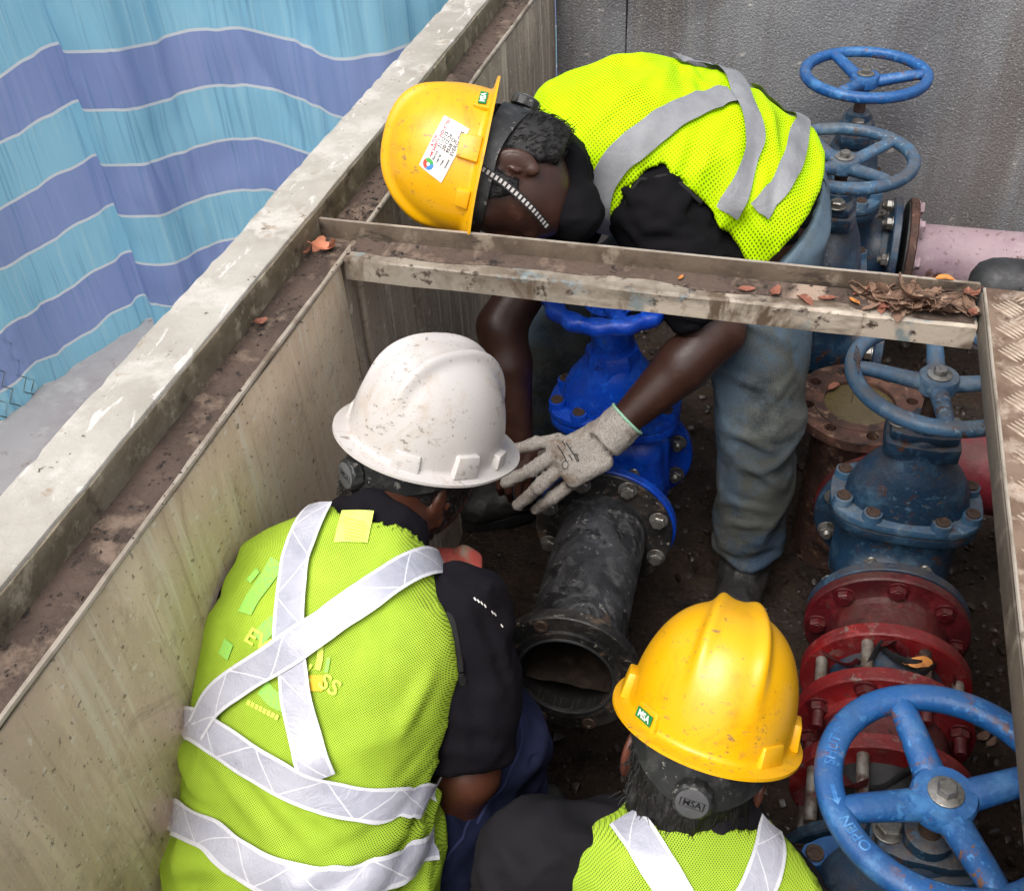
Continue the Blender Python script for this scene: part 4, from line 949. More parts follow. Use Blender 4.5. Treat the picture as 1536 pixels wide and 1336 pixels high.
for sgn in (-1, 1):
    p = dome(1.05, .16)
put('paper_label', ([WC(dome(1.0+a*.10, .12+b*.18)+unit((.6,.75,.15))*.0012) for a in (0,.5,1) for b in (0,1)], [(0,2,3,1),(2,4,5,3)]), WLAB, shC, smooth=False)
# black and white chin strap of the bent worker
def stripe_strap():
    s = Nodes('striped_webbing'); sp = s.n('ShaderNodeSeparateXYZ'); s.t.links.new(s.tc.outputs['UV'], sp.inputs[0])
    fr = s.math('FRACT', s.math('MULTIPLY', sp.outputs[0], 130)); ed = s.math('LESS_THAN', s.math('ABSOLUTE', sp.outputs[1]), .0035)
    return s.done(s.mix(s.math('MULTIPLY', s.math('GREATER_THAN', fr, .45), ed), rgb(18,18,19), rgb(176,170,166)), .7, 0.0)
def strap(parent, pts, w, mat, nrm):
    pth = spline(pts, 10); v = []; f = []; uv = []; L_ = 0
    for i, p in enumerate(pth):
        t_ = unit(pth[min(i+1, len(pth)-1)]-pth[max(i-1, 0)]); s_ = unit(np.cross(nrm, t_)); L_ += np.linalg.norm(p-pth[i-1]) if i else 0
        for q in (-w/2, w/2): v.append(p+s_*q); uv.append((L_, q))
        for q in (w/2, -w/2): v.append(p+s_*q-np.asarray(nrm)*.0016); uv.append((L_, q))
    for i in range(len(pth)-1):
        for j in range(4): f.append((i*4+j, (i+1)*4+j, (i+1)*4+(j+1) % 4, i*4+(j+1) % 4))
    o = put('chin_strap', (v, f), mat, parent); set_uv(o, uv); return o
ca, ua, fa = HAT_A[0], unit(HAT_A[1]), None; fa = unit(HAT_A[2]-ua*np.dot(HAT_A[2], ua)); la = np.cross(ua, fa)
strap(tA, [ca+la*.092+fa*.012+ua*.004, ca+la*.089+fa*.030-ua*.05, ca+la*.080+fa*.055-ua*.10, ca+la*.05+fa*.075-ua*.135], .0115, stripe_strap(), la)

# ================================================================== the three workers
class Seg:
    """cloth tube with open-looking flat ends"""
    def __init__(s, a, b, r1, r2, rd=.006): s.a = np.asarray(a, float); s.b = np.asarray(b, float); s.r1 = r1; s.r2 = r2; s.rd = rd
    def box(s): r = max(s.r1, s.r2); return np.minimum(s.a, s.b)-r, np.maximum(s.a, s.b)+r
    def d(s, p):
        ba = s.b-s.a; L_ = np.linalg.norm(ba); u = ba/L_; pa = p-s.a; h = pa@u; t = np.clip(h/L_, 0, 1)
        rad = np.linalg.norm(pa-h[..., None]*u, axis=-1)-(s.r1+(s.r2-s.r1)*t)+s.rd; ax = np.abs(h-L_/2)-L_/2+s.rd
        return np.minimum(np.maximum(rad, ax), 0)+np.sqrt(np.maximum(rad, 0)**2+np.maximum(ax, 0)**2)-s.rd
def skin(key, a, b, c):
    return material(key, a, [(b, 10, .42, .68), (c, 26, .58, .72)], .42, .1, bump=.25, bscale=190, bdist=.0015, Subsurface_Weight=.06, Subsurface_Scale=.01)
SKA = skin('dark_brown_skin', rgb(63,38,29), rgb(49,28,22), rgb(79,50,38)); SKB = skin('brown_skin', rgb(86,50,36), rgb(68,39,29), rgb(106,65,47)); SKC = skin('warm_brown_skin', rgb(94,52,40), rgb(72,40,32), rgb(115,70,54))
HAIR = material('black_hair', rgb(11,9,9), [(rgb(22,18,17), 60, .45, .6)], .55, .1, bump=.6, bscale=1, bstretch=(500,500,120), bdist=.002)
def cloth(key, a, b, c=None, rough=.85, sc=700, **kw):
    s = Nodes(key); k = s.mix(s.ramp(s.noise(6, 7, .65), .38, .68), a, b)
    if c is not None: k = s.mix(s.ramp(s.noise(3.2, 7, .65, rot=(.3,.8,.2)), .5, .66), k, c)
    k = s.mix(s.ramp(s.noise(sc, 2, .5), .4, .65, 0, .25), k, b)
    h = s.math('ADD', s.noise(sc, 2, .5), s.math('MULTIPLY', s.noise(22, 6, .6), 1.5))
    return s.done(k, rough, 0.0, s.bump(h, .35, .003), Specular_IOR_Level=.08, **kw)
SHIRT = cloth('black_shirt', rgb(15,14,17), rgb(24,23,26)); SHIRTB = cloth('black_sports_shirt', rgb(20,18,23), rgb(30,28,33)); SHIRTC = cloth('charcoal_sleeve', rgb(27,26,29), rgb(36,34,38))
JEANS = cloth('faded_dirty_jeans', rgb(112,134,152), rgb(74,92,112), rgb(98,94,78), .9, 900); JEANSL = cloth('dark_lower_jeans', rgb(58,78,104), rgb(44,58,80), rgb(70,68,60), .9, 900)
NAVY = cloth('navy_trousers', rgb(34,39,63), rgb(24,28,49), rgb(47,51,77), .9, 900)
BOOT = material('black_boot_leather', rgb(34,33,33), [(rgb(56,54,52), 16, .45, .65), (rgb(92,86,78), 40, .64, .72)], .5, .15, bump=.4, bscale=120)
BIND = material('black_binding', rgb(14,14,15), [], .8, .1, bump=.2)
def jeans_material():
    """denim: pale washed fronts, mud marks of their own shape, colour turning darker blue below the knee"""
    s = Nodes('worn_denim'); k = s.mix(s.ramp(s.noise(5, 7, .65), .35, .68), rgb(98,116,130), rgb(60,76,92))
    sp = s.n('ShaderNodeSeparateXYZ'); s.t.links.new(s.tc.outputs['Object'], sp.inputs[0])
    low = s.ramp(s.math('ADD', sp.outputs[2], s.math('MULTIPLY', s.noise(7, 5, .6), .12)), .50, .22)
    k = s.mix(s.math('MULTIPLY', low, .8), k, rgb(34,50,74)); k = s.mix(s.ramp(s.noise(4, 8, .7, rot=(.2,.5,.1), dist=.6), .46, .56, 0, .85), k, rgb(84,80,66))
    k = s.mix(s.ramp(s.noise(9, 8, .7, rot=(.7,.5,.1)), .53, .62, 0, .7), k, rgb(40,42,42))
    tw = s.noise(1, 2, .5, stretch=(900,900,300), rot=(.6,.2,.4)); k = s.mix(s.ramp(tw, .4, .7, 0, .35), k, rgb(121,137,148))
    return s.done(k, .9, 0.0, s.bump(s.math('ADD', tw, s.math('MULTIPLY', s.noise(26, 6, .6), 1.6)), .4, .003), Specular_IOR_Level=.1)
DENIM = jeans_material()
def vest_material(key, base, shade, hole, pitch, amt, var):
    s = Nodes(key); mp = s.coords('UV', (1,1,1)); sp = s.n('ShaderNodeSeparateXYZ'); s.t.links.new(mp, sp.inputs[0]); w = 2*math.pi/pitch
    a = s.math('SINE', s.math('MULTIPLY', sp.outputs[0], w*.5)); b = s.math('SINE', s.math('MULTIPLY', sp.outputs[1], w*.5))
    hl = s.ramp(s.math('MULTIPLY', a, b), .12, .5)
    k = s.mix(s.ramp(s.noise(5, 6, .6), .36, .66, 0, var), base, shade)
    slack = s.ramp(s.noise(9, 5, .6, rot=(.4,.2,.9)), .42, .62, 1.0, .55)
    k = s.mix(s.math('MULTIPLY', s.math('MULTIPLY', hl, amt), slack), k, hole)
    return s.done(k, .75, 0.0, s.bump(s.math('ADD', s.math('MULTIPLY', hl, -.3), s.math('MULTIPLY', s.noise(30, 5, .6), 1.2)), .4, .002), Specular_IOR_Level=.15)
VESTA = vest_material('lime_mesh_vest', rgb(194,238,0), rgb(170,214,0), rgb(84,100,0), .0038, .9, .5)
VESTB = vest_material('green_yellow_mesh_vest', rgb(180,212,66), rgb(148,180,48), rgb(58,64,26), .0016, 1.0, .9)
def tape_material(key, base, dark, line, gloss, lattice):
    s = Nodes(key); sp = s.n('ShaderNodeSeparateXYZ'); s.t.links.new(s.tc.outputs['UV'], sp.inputs[0])
    k = s.mix(s.ramp(s.noise(14, 6, .6), .4, .68), base, dark)
    if lattice:
        z = s.math('ABSOLUTE', s.math('SUBTRACT', s.math('FRACT', s.math('MULTIPLY', sp.outputs[0], 10.5)), .5)); tri = s.math('SUBTRACT', s.math('MULTIPLY', z, 2), .5)
        ln = s.math('LESS_THAN', s.math('ABSOLUTE', s.math('SUBTRACT', s.math('MULTIPLY', tri, .040), sp.outputs[1])), .0011); k = s.mix(ln, k, line)
    ed = s.math('GREATER_THAN', s.math('ABSOLUTE', sp.outputs[1]), .0165 if lattice else .5); k = s.mix(ed, k, line)
    cr = s.noise(26, 7, .7, dist=1.4)
    return s.done(k, s.ramp(s.noise(11, 5, .6), .4, .7, gloss, gloss+.2), .0, s.bump(cr, .5, .006), Coat_Weight=.5 if lattice else 0.0, Coat_Roughness=.12)
TAPEA = tape_material('grey_reflective_tape', rgb(138,139,142), rgb(120,121,126), rgb(150,150,150), .5, False)
TAPEB = tape_material('prismatic_white_tape', rgb(178,178,190), rgb(156,158,172), rgb(210,210,216), .2, True)
def sleeve(a, b, fr, r1, r2):
    m = (r1+r2)/2; return [(Cap(a, a+(b-a)*.55, r1, m), .035, 0), (Seg(a+(b-a)*.35, a+(b-a)*fr, m+.002, r2, .008), .02, 0)]
def cloth_folds(scale, amp, seed, dirs=None):
    def fn(p):
        q = p@np.asarray(dirs).T if dirs is not None else p
        w_ = q*scale; w_ = w_+.6*vnoise(w_*.6, seed+3)[:, None]
        n = vnoise(w_, seed)+.5*vnoise(w_*2.1, seed+1); return -amp*(1-np.abs(n)*1.6)
    return fn
def creases(fl, segs, amp, sig):
    """pressed-out folds along given lines of the cloth"""
    ends = [S(fl, [(a+(c-a)*t, b+(d-b)*t) for t in (0, .33, .67, 1)]) for a, b, c, d in segs]
    def fn(p):
        r = np.zeros(len(p))
        for i, e in enumerate(ends):
            dd = np.full(len(p), 9.0); tt = np.zeros(len(p))
            for k in range(3):
                ba = e[k+1]-e[k]; t = np.clip(((p-e[k])@ba)/max(ba@ba, 1e-9), 0, 1); q = np.linalg.norm(p-e[k]-t[:, None]*ba, axis=1); m = q < dd; dd[m] = q[m]; tt[m] = (k+t[m])/3
            w_ = np.sin(np.pi*np.clip(tt, .04, .96))**.6; r += w_*(-amp*np.exp(-(dd/sig)**2)+.12*amp*np.exp(-((dd-2.1*sig)/sig)**2))
        return r
    fl.ripple(fn); return fl
def fieldfor(prims, h, pad=.05):
    lo = np.min([p.box()[0] for p in prims], 0)-pad; hi = np.max([p.box()[1] for p in prims], 0)+pad; return Field(lo, hi, h)
def uv_plane(o, vf, org, ux, vx): v = np.asarray(vf[0]); set_uv(o, np.stack([(v-org)@ux, (v-org)@vx], -1))
def ray(px, py): return unit((px-768)/FOCAL*CR-(py-668)/FOCAL*CU+CF)
def S(fl, pts): pts = np.asarray(pts, float); return fl.hit(np.repeat(CAM_POS[None], len(pts), 0), np.array([ray(*p) for p in pts]))
def tape(fl, parent, pts, width, mat, lift=.004, name='reflective_stripe', ext=(None, None), rows=5):
    c = list(S(fl, pts))
    if ext[0] is not None: c = [np.asarray(q, float) for q in ext[0]]+c
    if ext[1] is not None: c = c+[np.asarray(q, float) for q in ext[1]]
    v, f, uv = ribbon(fl, c, width, lift, rows); o = put(name, (v, f), mat, parent, angle=60); set_uv(o, uv); return o
def armhole(fl, capsule, parent, r=.0042, n=48, mat=BIND):
    """piping where the arm opening meets the vest"""
    ax = unit(capsule.b-capsule.a); x, y, z = frame(ax); an = np.arange(n)*2*math.pi/n
    p = capsule.a+(np.cos(an)[:, None]*x+np.sin(an)[:, None]*y)*capsule.r1
    for _ in range(25):
        p = p-fl.grad(p)*np.clip(fl.sample(p), -.02, .02)[:, None]*.8
        e = 1e-3; d0 = capsule.d(p); g_ = np.stack([capsule.d(p+e*np.eye(3)[i])-d0 for i in range(3)], -1)/e; p = p-g_*d0[:, None]*.8
    ok = np.abs(fl.sample(p)) < .012; out = list(p[ok])
    if len(out) > 6: put('vest_binding', tube(out+[out[0]] if len(out) == n else out, r, 8, caps=False), mat, parent)
def head_prims(c, up, face):
    """skull, jaw, nose and ears; c is the centre of the skull"""
    u = unit(up); f = unit(np.asarray(face)-u*np.dot(face, u)); l = np.cross(u, f)
    pr = [(Ell(c, (.096,.077,.108), f, l), 0), (Ell(c+f*.028-u*.062, (.062,.055,.062), f, l), .03), (Ell(c+f*.045-u*.092, (.034,.032,.026), f, l), .025),
          (Cap(c+f*.092-u*.012, c+f*.112-u*.045, .0085, .0135), .014), (Cap(c+f*.076+l*.03+u*.004, c+f*.076-l*.03+u*.004, .014), .02),
          (Cap(c+f*.086-u*.074+l*.016, c+f*.086-u*.074-l*.016, .009), .012)]
    for s_ in (1, -1):
        e = c+l*s_*.078-u*.022-f*.008
        pr += [(Ell(e, (.020,.0085,.033), unit(f*1-l*s_*.45), l), .005), (Ell(e-u*.028+f*.006, (.010,.008,.012), f, l), .006)]
    return pr, u, f, l
def hand_prims(w, d, nrm):
    """relaxed hand: palm, four bent fingers of unequal length and a thumb from the side of the palm"""
    d = unit(d); n_ = unit(np.asarray(nrm)-d*np.dot(nrm, d)); s_ = np.cross(n_, d); pr = [(RBox(w+d*.05, (.046,.040,.014), d, s_, .013), 0), (Cap(w-d*.02, w+d*.03, .028, .022), .012)]
    for k, (o_, L_) in enumerate(((.031,.070),(.010,.078),(-.011,.072),(-.031,.056))):
        a = w+d*.088+s_*o_; b = a+unit(d*.9-n_*.3)*L_*.5; e = b+unit(d*.55-n_*.8)*L_*.5; pr += [(Cap(a, b, .0092, .0086), .006), (Cap(b, e, .0086, .0074), .002)]
    a = w+d*.025+s_*.036; b = a+unit(d*.7+s_*.7-n_*.1)*.038; pr += [(Cap(a, b, .0125, .0105), .008), (Cap(b, b+unit(d*.9+s_*.25-n_*.3)*.03, .0105, .0085), .003)]
    return pr
def body_mesh(fl, hp, c, neck, u, f, l, hands=()):
    v, q = fl.mesh(1)
    for hn in hands:
        h = fieldfor([p for p, k in hn], .0032, .02)
        for p, k in hn: h.add(p, k)
        v2, q2 = h.mesh(1); q = np.concatenate([q, q2+len(v)]); v = np.concatenate([v, v2])
    h = Field(c-.2, c+.2, .0036)
    h.add(neck, .0)
    for p, k in hp: h.add(p, k)
    ear_cut(h, c, u, f, l); v2, q2 = h.mesh(1); return np.concatenate([v, v2]), np.concatenate([q, q2+len(v)])
def ear_cut(fl, c, u, f, l):
    for s_ in (1, -1): fl.cut(Ell(c+l*s_*.0885-u*.019-f*.005, (.0115,.0062,.020), unit(f-l*s_*.45), l), .004).add(Cap(c+l*s_*.081-u*.028+f*.006, c+l*s_*.083-u*.018+f*.004, .004), .004)

# ---------------------------------------------------------------- the bent worker
A = dict(pel=V(-.072,1.83,.875), wai=V(-.19,1.83,.96), che=V(-.325,1.815,.985), upc=V(-.41,1.80,.97), nek=V(-.495,1.77,.93))
ANK, AKN, AHN = V(.002,1.665,.10), V(-.01,1.655,.475), V(-.05,1.74,.86)
AFK, AFA, AFH = V(-.475,1.88,.50), V(-.54,1.80,.10), V(-.09,1.93,.85)
ASL, AEL, AWL = V(-.238,1.668,.93), P(1078,497,1.90), P(930,637,1.95)
ASR, AER, AWR = V(-.36,1.955,.95), P(752,490,2.08), P(778,650,2.14)
cA, uA, fA_ = HAT_A[0]-unit(HAT_A[1])*.040, unit(HAT_A[1]), HAT_A[2]
hp, uA, fA_, lA = head_prims(cA, uA, fA_)
lat = V(.06,-1,.1); lats = [V(0,-1,.05), V(.02,-1,.05), V(.05,-1,.02), V(.05,-1,0), V(.05,-1,0)]
trunk = Loft([A['pel'],A['wai'],A['che'],A['upc'],A['nek']], lats, [.165,.15,.165,.15,.055], [.115,.105,.118,.10,.055], (.10,.03))
body = [(trunk,0), (Cap(A['nek']+V(.02,0,0), cA-uA*.05, .056, .052), .03)]+hp
for s0, e0, w0 in ((ASL,AEL,AWL),(ASR,AER,AWR)): body += [(Cap(s0, e0, .056, .047), .03), (Cap(e0, e0+(w0-e0)*.35, .048, .050), .015), (Cap(e0+(w0-e0)*.35, w0, .050, .029), .01), (Cap(w0, w0+unit(w0-e0)*.02, .028, .024), .01)]
for h0, k0, a0 in ((AHN,AKN,ANK),(AFH,AFK,AFA)): body += [(Cap(h0, k0, .085, .058), .03), (Cap(k0, a0, .056, .04), .01), (Cap(a0, a0+V(-.01,-.02,-.04), .04, .03), .01)]
pA = thing('person', (-.15,1.8,0), 'worker bent double under the beam in lime vest, jeans and yellow hard hat', 'person')
fl = fieldfor([p for p, k in body], .0062)
for p, k in body: fl.add(p, k, -.014 if isinstance(p, Loft) else 0)
put('body', body_mesh(fl, hp, cA, body[1][0], uA, fA_, lA, [hand_prims(AWR, unit(AWR-AER)+V(-.2,-.3,0), V(0,0,1))]), SKA, pA, angle=0)
# hair
fl = Field(cA-.17, cA+.17, .0036); fl.add(Ell(cA, (.101,.083,.113), fA_, lA), 0).add(Ell(cA-fA_*.05-uA*.055, (.052,.068,.07), fA_, lA), .03)
fl.cut(Half(cA+fA_*.045-uA*.02, -unit(fA_*.9-uA*.35))); fl.cut(Half(cA-uA*.085, unit(uA-fA_*.15)))
for s_ in (1, -1): fl.cut(Ell(cA+lA*s_*.085-uA*.024-fA_*.004, (.021,.03,.034), fA_, lA), .005).cut(Ell(cA+lA*s_*.06-uA*.085+fA_*.02, (.042,.06,.05), fA_, lA), .01)
fl.ripple(lambda p: .0016*vnoise(p*V(260,260,260), 4)+.0015*vnoise(p*90, 5)); hrA = put('hair', fl.mesh(0), HAIR, pA, angle=0); flA = fl
def strands(parent, fl, c, u, f, l, n, ln, seed, away):
    v, q = fl.mesh(0); r = np.random.default_rng(seed); p = v[r.integers(0, len(v), n)]; nn = fl.grad(p); g = G()
    d = -u*1.0+away+r.normal(0, .35, (n, 3)); d = d-nn*(d*nn).sum(-1, keepdims=True)*.75; d /= np.linalg.norm(d, axis=1, keepdims=True)
    for a, b, k in zip(p, d, nn): L_ = ln*r.uniform(.6, 1.3); g.add(*tube([a-k*.002, a+b*L_*.5+k*.0022, a+b*L_+k*.0012], [.0007,.0006,.0003], 3, caps=False))
    put('hair_strands', g, HAIR, parent)
strands(hrA, flA, cA, uA, fA_, lA, 2200, .011, 3, -fA_*.5)
# shirt
sh = [(trunk, 0, .002), (Ell(A['pel']+V(-.005,0,-.015), (.122,.172,.128), (1,0,.4), (0,1,0)), .03, 0), (Cap(A['nek']+fA_*.03, cA-uA*.14+fA_*.035, .066, .042), .03, 0), *sleeve(ASL, AEL, .86, .082, .068), *sleeve(ASR, AER, .8, .074, .064), (Seg(A['nek']+V(.03,0,0), cA-uA*.066-fA_*.012, .084, .074, .014), .03, 0)]
fl = fieldfor([p for p, k, g_ in sh], .006)
for p, k, g_ in sh: fl.add(p, k, g_)
fl.ripple(cloth_folds(V(11,26,26), .0075, 21)); creases(fl, [(1000,335,1062,262),(955,352,1040,326),(1010,385,1085,366),(985,300,1030,230),(1040,300,1085,340)], .009, .009); put('shirt', fl.mesh(1), SHIRT, pA, angle=0)
# jeans
leg = [(Ell(A['pel']+V(.0,0,-.02), (.128,.172,.13), (1,0,.4), (0,1,0)), 0), (Cap(AHN, AKN, .103, .079), .04), (Seg(AKN+V(0,0,.05), ANK+V(0,0,.03), .078, .066, .01), .02), (Cap(AFH, AFK, .10, .077), .04), (Seg(AFK+V(.02,0,.05), AFA+V(0,0,-.02), .077, .066, .01), .02)]
fl = fieldfor([p for p, k in leg], .006)
for p, k in leg: fl.add(p, k)
n_ = unit(A['pel']-A['wai']); fl.cut(RBox(A['pel']+V(.065,0,-.02)-n_*.15, (.15,.30,.20), n_, (0,1,0), .005))
fl.ripple(lambda p: cloth_folds(V(8,8,7), .011, 31, [[.8,.2,.55],[-.2,1,0],[-.55,0,.83]])(p)+cloth_folds(V(12,12,26), .009, 37)(p)*np.clip((.26-p[:, 2])/.16, 0, 1)+.003*vnoise(p*V(26,26,18), 39)); creases(fl, [(1098,470,1190,520),(1088,560,1170,592),(1078,640,1195,690),(1190,560,1120,640),(1072,745,1160,768),(1076,782,1165,790),(1120,700,1180,735),(1130,420,1200,450),(825,500,850,560),(800,580,840,600)], .007, .009); put('trousers', fl.mesh(1), DENIM, pA, angle=0)
def boot(parent, ank, toe):
    t_ = unit(toe*V(1,1,0)); s_ = np.cross([0,0,1], t_); g0 = V(ank[0], ank[1], 0)
    pr = [(Seg(ank+V(0,0,.06), ank-V(0,0,.05), .052, .056, .012), 0), (Ell(g0+t_*.065+V(0,0,.052), (.115,.05,.045), t_, s_), .03), (Ell(g0+t_*.125+V(0,0,.045), (.055,.05,.042), t_, s_), .02), (Ell(g0-t_*.03+V(0,0,.045), (.05,.043,.05), t_, s_), .02)]
    fl = fieldfor([p for p, k in pr], .0042)
    for p, k in pr: fl.add(p, k)
    fl.cut(Half(g0+V(0,0,.02), V(0,0,1))); fl.ripple(cloth_folds(V(30,30,40), .002, 41)); b = put('boot', fl.mesh(1), BOOT, parent, angle=0)
    out = [(t_*(.06+.128*math.cos(a))+s_*(.048+.006*math.cos(a))*math.sin(a)) for a in np.linspace(0, 2*math.pi, 40, endpoint=False)]
    n = len(out); put('sole', ([g0+q+V(0,0,z) for z in (-.004,.024) for q in out], [tuple(range(n-1,-1,-1)), tuple(range(n,2*n))]+[(i,(i+1)%n,(i+1)%n+n,i+n) for i in range(n)]), RUBB, b)
boot(pA, ANK, V(-.05,-1,0)); boot(pA, AFA, V(-.85,-.5,0))
# vest
vt = [(trunk, 0, .0215)]; flv = Field(A['nek']-V(.2,.35,.3), A['pel']+V(.3,.35,.3), .0058)
flv.add(trunk, 0, .0215); flv.cut(Half(A['pel']+V(.036,0,-.0), unit(A['wai']-A['pel'])))
flv.ripple(lambda p: cloth_folds(V(9,5,9), .007, 51)(p)+cloth_folds(V(20,5,9), .007, 53)(p)*np.clip((p[:, 0]+.32)/.1, 0, 1))
base = flv.copy(); creases(flv, [(1150,112,1172,290),(1205,160,1165,320),(1090,300,1078,355),(870,205,960,128),(845,235,868,330),(1128,235,1098,330),(905,165,985,100),(1010,90,1060,128)], .007, .010)
ahL, ahR = Cap(ASL-V(.005,-.03,-.02), ASL+(AEL-ASL)*.7, .090, .10), Cap(ASR, ASR+(AER-ASR)*.7, .088, .1)
flv.cut(ahL, .004); flv.cut(ahR, .004); flv.cut(Cap(A['nek']-V(.015,0,-.01), cA, .072), .004)
vf = flv.mesh(1); vA = put('safety_vest', vf, VESTA, pA, angle=0); uv_plane(vA, vf, A['che'], V(1,0,0), unit(V(0,.8,.6)))
armhole(base, ahL, vA)
tape(base, vA, [(903,345),(897,300),(918,250),(965,208),(1018,172),(1075,150),(1100,146)], .050, TAPEA, .0085)
tape(base, vA, [(1008,84),(1040,86),(1080,104),(1112,145),(1128,200),(1118,262),(1090,318)], .041, TAPEA, .0095, ext=(None, None))
tape(base, vA, [(1152,92),(1180,122),(1195,170),(1193,220),(1170,275),(1138,318)], .039, TAPEA, .0085, ext=(None, None))
# left glove on the pipe
W0 = AWL; hd = 1.97
fing = [((836,660,hd),(806,664,hd+.01),(770,674,hd+.02)), ((826,686,hd),(793,706,hd+.01),(758,724,hd+.03)), ((834,708,hd+.005),(806,732,hd+.015),(777,757,hd+.045)), ((856,726,hd+.015),(829,746,hd+.03),(804,764,hd+.06))]
palmc = P(872,684,hd-.005); px_ = unit(P(836,695,hd)-P(915,655,hd)); py_ = unit(P(838,650,hd)-P(862,730,hd))
gl = [(RBox(palmc, (.050,.047,.019), px_, py_, .018), 0), (Seg(P(905,662,hd-.01), P(941,628,hd-.02), .040, .038, .004), .014)]
for a_, b_, c_ in fing: gl += [(Cap(P(*a_), P(*b_), .0138, .0128), .009), (Cap(P(*b_), P(*c_), .0128, .0112), .003)]
gl += [(Cap(P(880,655,hd+.02), P(846,668,hd+.055), .017, .014), .012), (Cap(P(846,668,hd+.055), P(815,684,hd+.075), .014, .012), .004)]
fl = fieldfor([p for p, k in gl], .0027, .03)
for p, k in gl: fl.add(p, k)
fl.ripple(lambda p: .0012*vnoise(p*150, 3)+.0009*vnoise(p*400, 4)+.0016*vnoise(p*60, 6), .02)
GLOVE = material('grey_knit_glove', rgb(158,150,142), [(rgb(186,180,172), 420, .48, .62), (rgb(112,104,96), 380, .52, .66), (rgb(118,100,84), 24, .52, .7), (rgb(84,70,60), 40, .62, .72)], .9, .06, bump=.6, bscale=520, bdist=.0015)
gv = put('glove', fl.mesh(0), GLOVE, pA, angle=0)
mint = material('mint_trim', rgb(150,200,170), [], .8, .1); ca_, cb_ = P(905,662,hd-.01), P(941,628,hd-.02)
put('cuff_trim', ring(.0378, circ(.0022,.0026,8), cb_, unit(cb_-ca_), 40), mint, gv)
for k, (a_, b_) in enumerate((((906,640),(926,668)),((914,634),(934,662)),((898,646),(918,674)))): tape(fl, gv, [a_, ((a_[0]+b_[0])/2+3, (a_[1]+b_[1])/2), b_], .004, GLOVE, .0012, 'knit_rib', rows=3)
for a_, b_ in (((836,668),(850,692)),((849,664),(866,692)),((843,662),(848,670)),((853,682),(858,690)),((862,680),(868,692))): tape(fl, gv, [a_, ((a_[0]+b_[0])/2+1, (a_[1]+b_[1])/2), b_], .0022, INKK, .001, 'print_mark', rows=2)
q = [(848+4.5*math.cos(a), 697+6*math.sin(a)) for a in np.linspace(0, 6.28, 14)]; tape(fl, gv, q, .0014, INKK, .001, 'print_mark', rows=2)

# ---------------------------------------------------------------- the crouching worker in the white hat
pB = thing('person', (-.45,.75,0), 'worker crouching by the concrete wall with printed yellow mesh vest and white hard hat', 'person')
cB = HAT_B[0]-unit(HAT_B[1])*.050; hp, uB, fB, lB = head_prims(cB, HAT_B[1], HAT_B[2])
lt = D(.93,-.06,-.36)
secB = [P(455,1420,1.42), P(458,1270,1.40), P(465,1120,1.405), P(508,965,1.42), P(528,880,1.435), P(566,790,1.455)]
trB = Loft(secB, [lt]*6, [.150,.146,.136,.152,.132,.052], [.125,.115,.105,.108,.088,.052], (.08,.03))
BSR, BER, BWR = P(684,925,1.42), P(702,1158,1.44), P(655,1245,1.53)
BSL, BEL, BWL = P(385,915,1.46), P(390,1000,1.60), P(560,900,1.66)
BHR, BKR, BAR = P(600,1340,1.48), P(738,1116,1.57), V(-.35,.86,.10)
BHL, BKL, BAL = P(400,1340,1.50), V(-.50,.98,.50), V(-.54,.80,.10)
body = [(trB,0), (Cap(secB[5]-D(0,.2,0)*.02, cB-uB*.04, .056, .055), .03)]+hp
for s0, e0, w0 in ((BSR,BER,BWR),(BSL,BEL,BWL)): body += [(Cap(s0, e0, .052, .043), .03), (Cap(e0, w0, .045, .03), .01), (Cap(w0, w0+unit(w0-e0)*.02, .029, .026), .01)]
for h0, k0, a0 in ((BHR,BKR,BAR),(BHL,BKL,BAL)): body += [(Cap(h0, k0, .08, .058), .03), (Cap(k0, a0, .055, .038), .01), (Cap(a0, a0+V(.0,.03,-.04), .038, .03), .01)]
fl = fieldfor([p for p, k in body], .0065)
for p, k in body: fl.add(p, k, -.014 if isinstance(p, Loft) else 0)
put('body', body_mesh(fl, hp, cB, body[1][0], uB, fB, lB, [hand_prims(BWR, BWR-BER, V(0,.5,1))]), SKB, pB, angle=0)
fl = Field(cB-.17, cB+.17, .0036); fl.add(Ell(cB, (.101,.083,.113), fB, lB), 0).add(Ell(cB-fB*.045-uB*.05, (.058,.07,.075), fB, lB), .03)
fl.add(Cap(cB-fB*.045-uB*.04, cB-fB*.035-uB*.13, .062, .054), .02).add(Cap(cB-fB*.01-uB*.04, cB-fB*.015-uB*.12, .074, .058), .02)
fl.cut(Half(cB+fB*.044-uB*.02, -unit(fB*.95-uB*.12))); fl.cut(Half(cB-uB*.15, unit(uB-fB*.1)))
fl.ripple(lambda p: .0016*vnoise(p*260, 4)+.0015*vnoise(p*90, 5)); hrB = put('hair', fl.mesh(0), HAIR, pB, angle=0); strands(hrB, fl, cB, uB, fB, lB, 2200, .010, 4, -fB*.3)
sh = [(trB, 0, .001), *sleeve(BSR, BER, .88, .072, .066), *sleeve(BSL, BEL, .8, .06, .056), (Seg(secB[5]-unit(secB[5]-secB[4])*.03, secB[5]+unit(cB-uB*.05-secB[5])*.022, .076, .066), .02, 0)]
fl = fieldfor([p for p, k, g_ in sh], .006)
for p, k, g_ in sh: fl.add(p, k, g_)
fl.ripple(lambda p: cloth_folds(V(12,12,16), .008, 61, [[.8,0,.6],[0,1,0],[-.6,0,.8]])(p)+cloth_folds(V(28,28,28), .0025, 63)(p)); creases(fl, [(698,905,742,1010),(690,965,762,1055),(662,1065,752,1098),(660,1125,758,1128),(735,930,765,1010),(680,1020,700,1130)], .009, .009); shb = put('shirt', fl.mesh(1), SHIRTB, pB, angle=0)
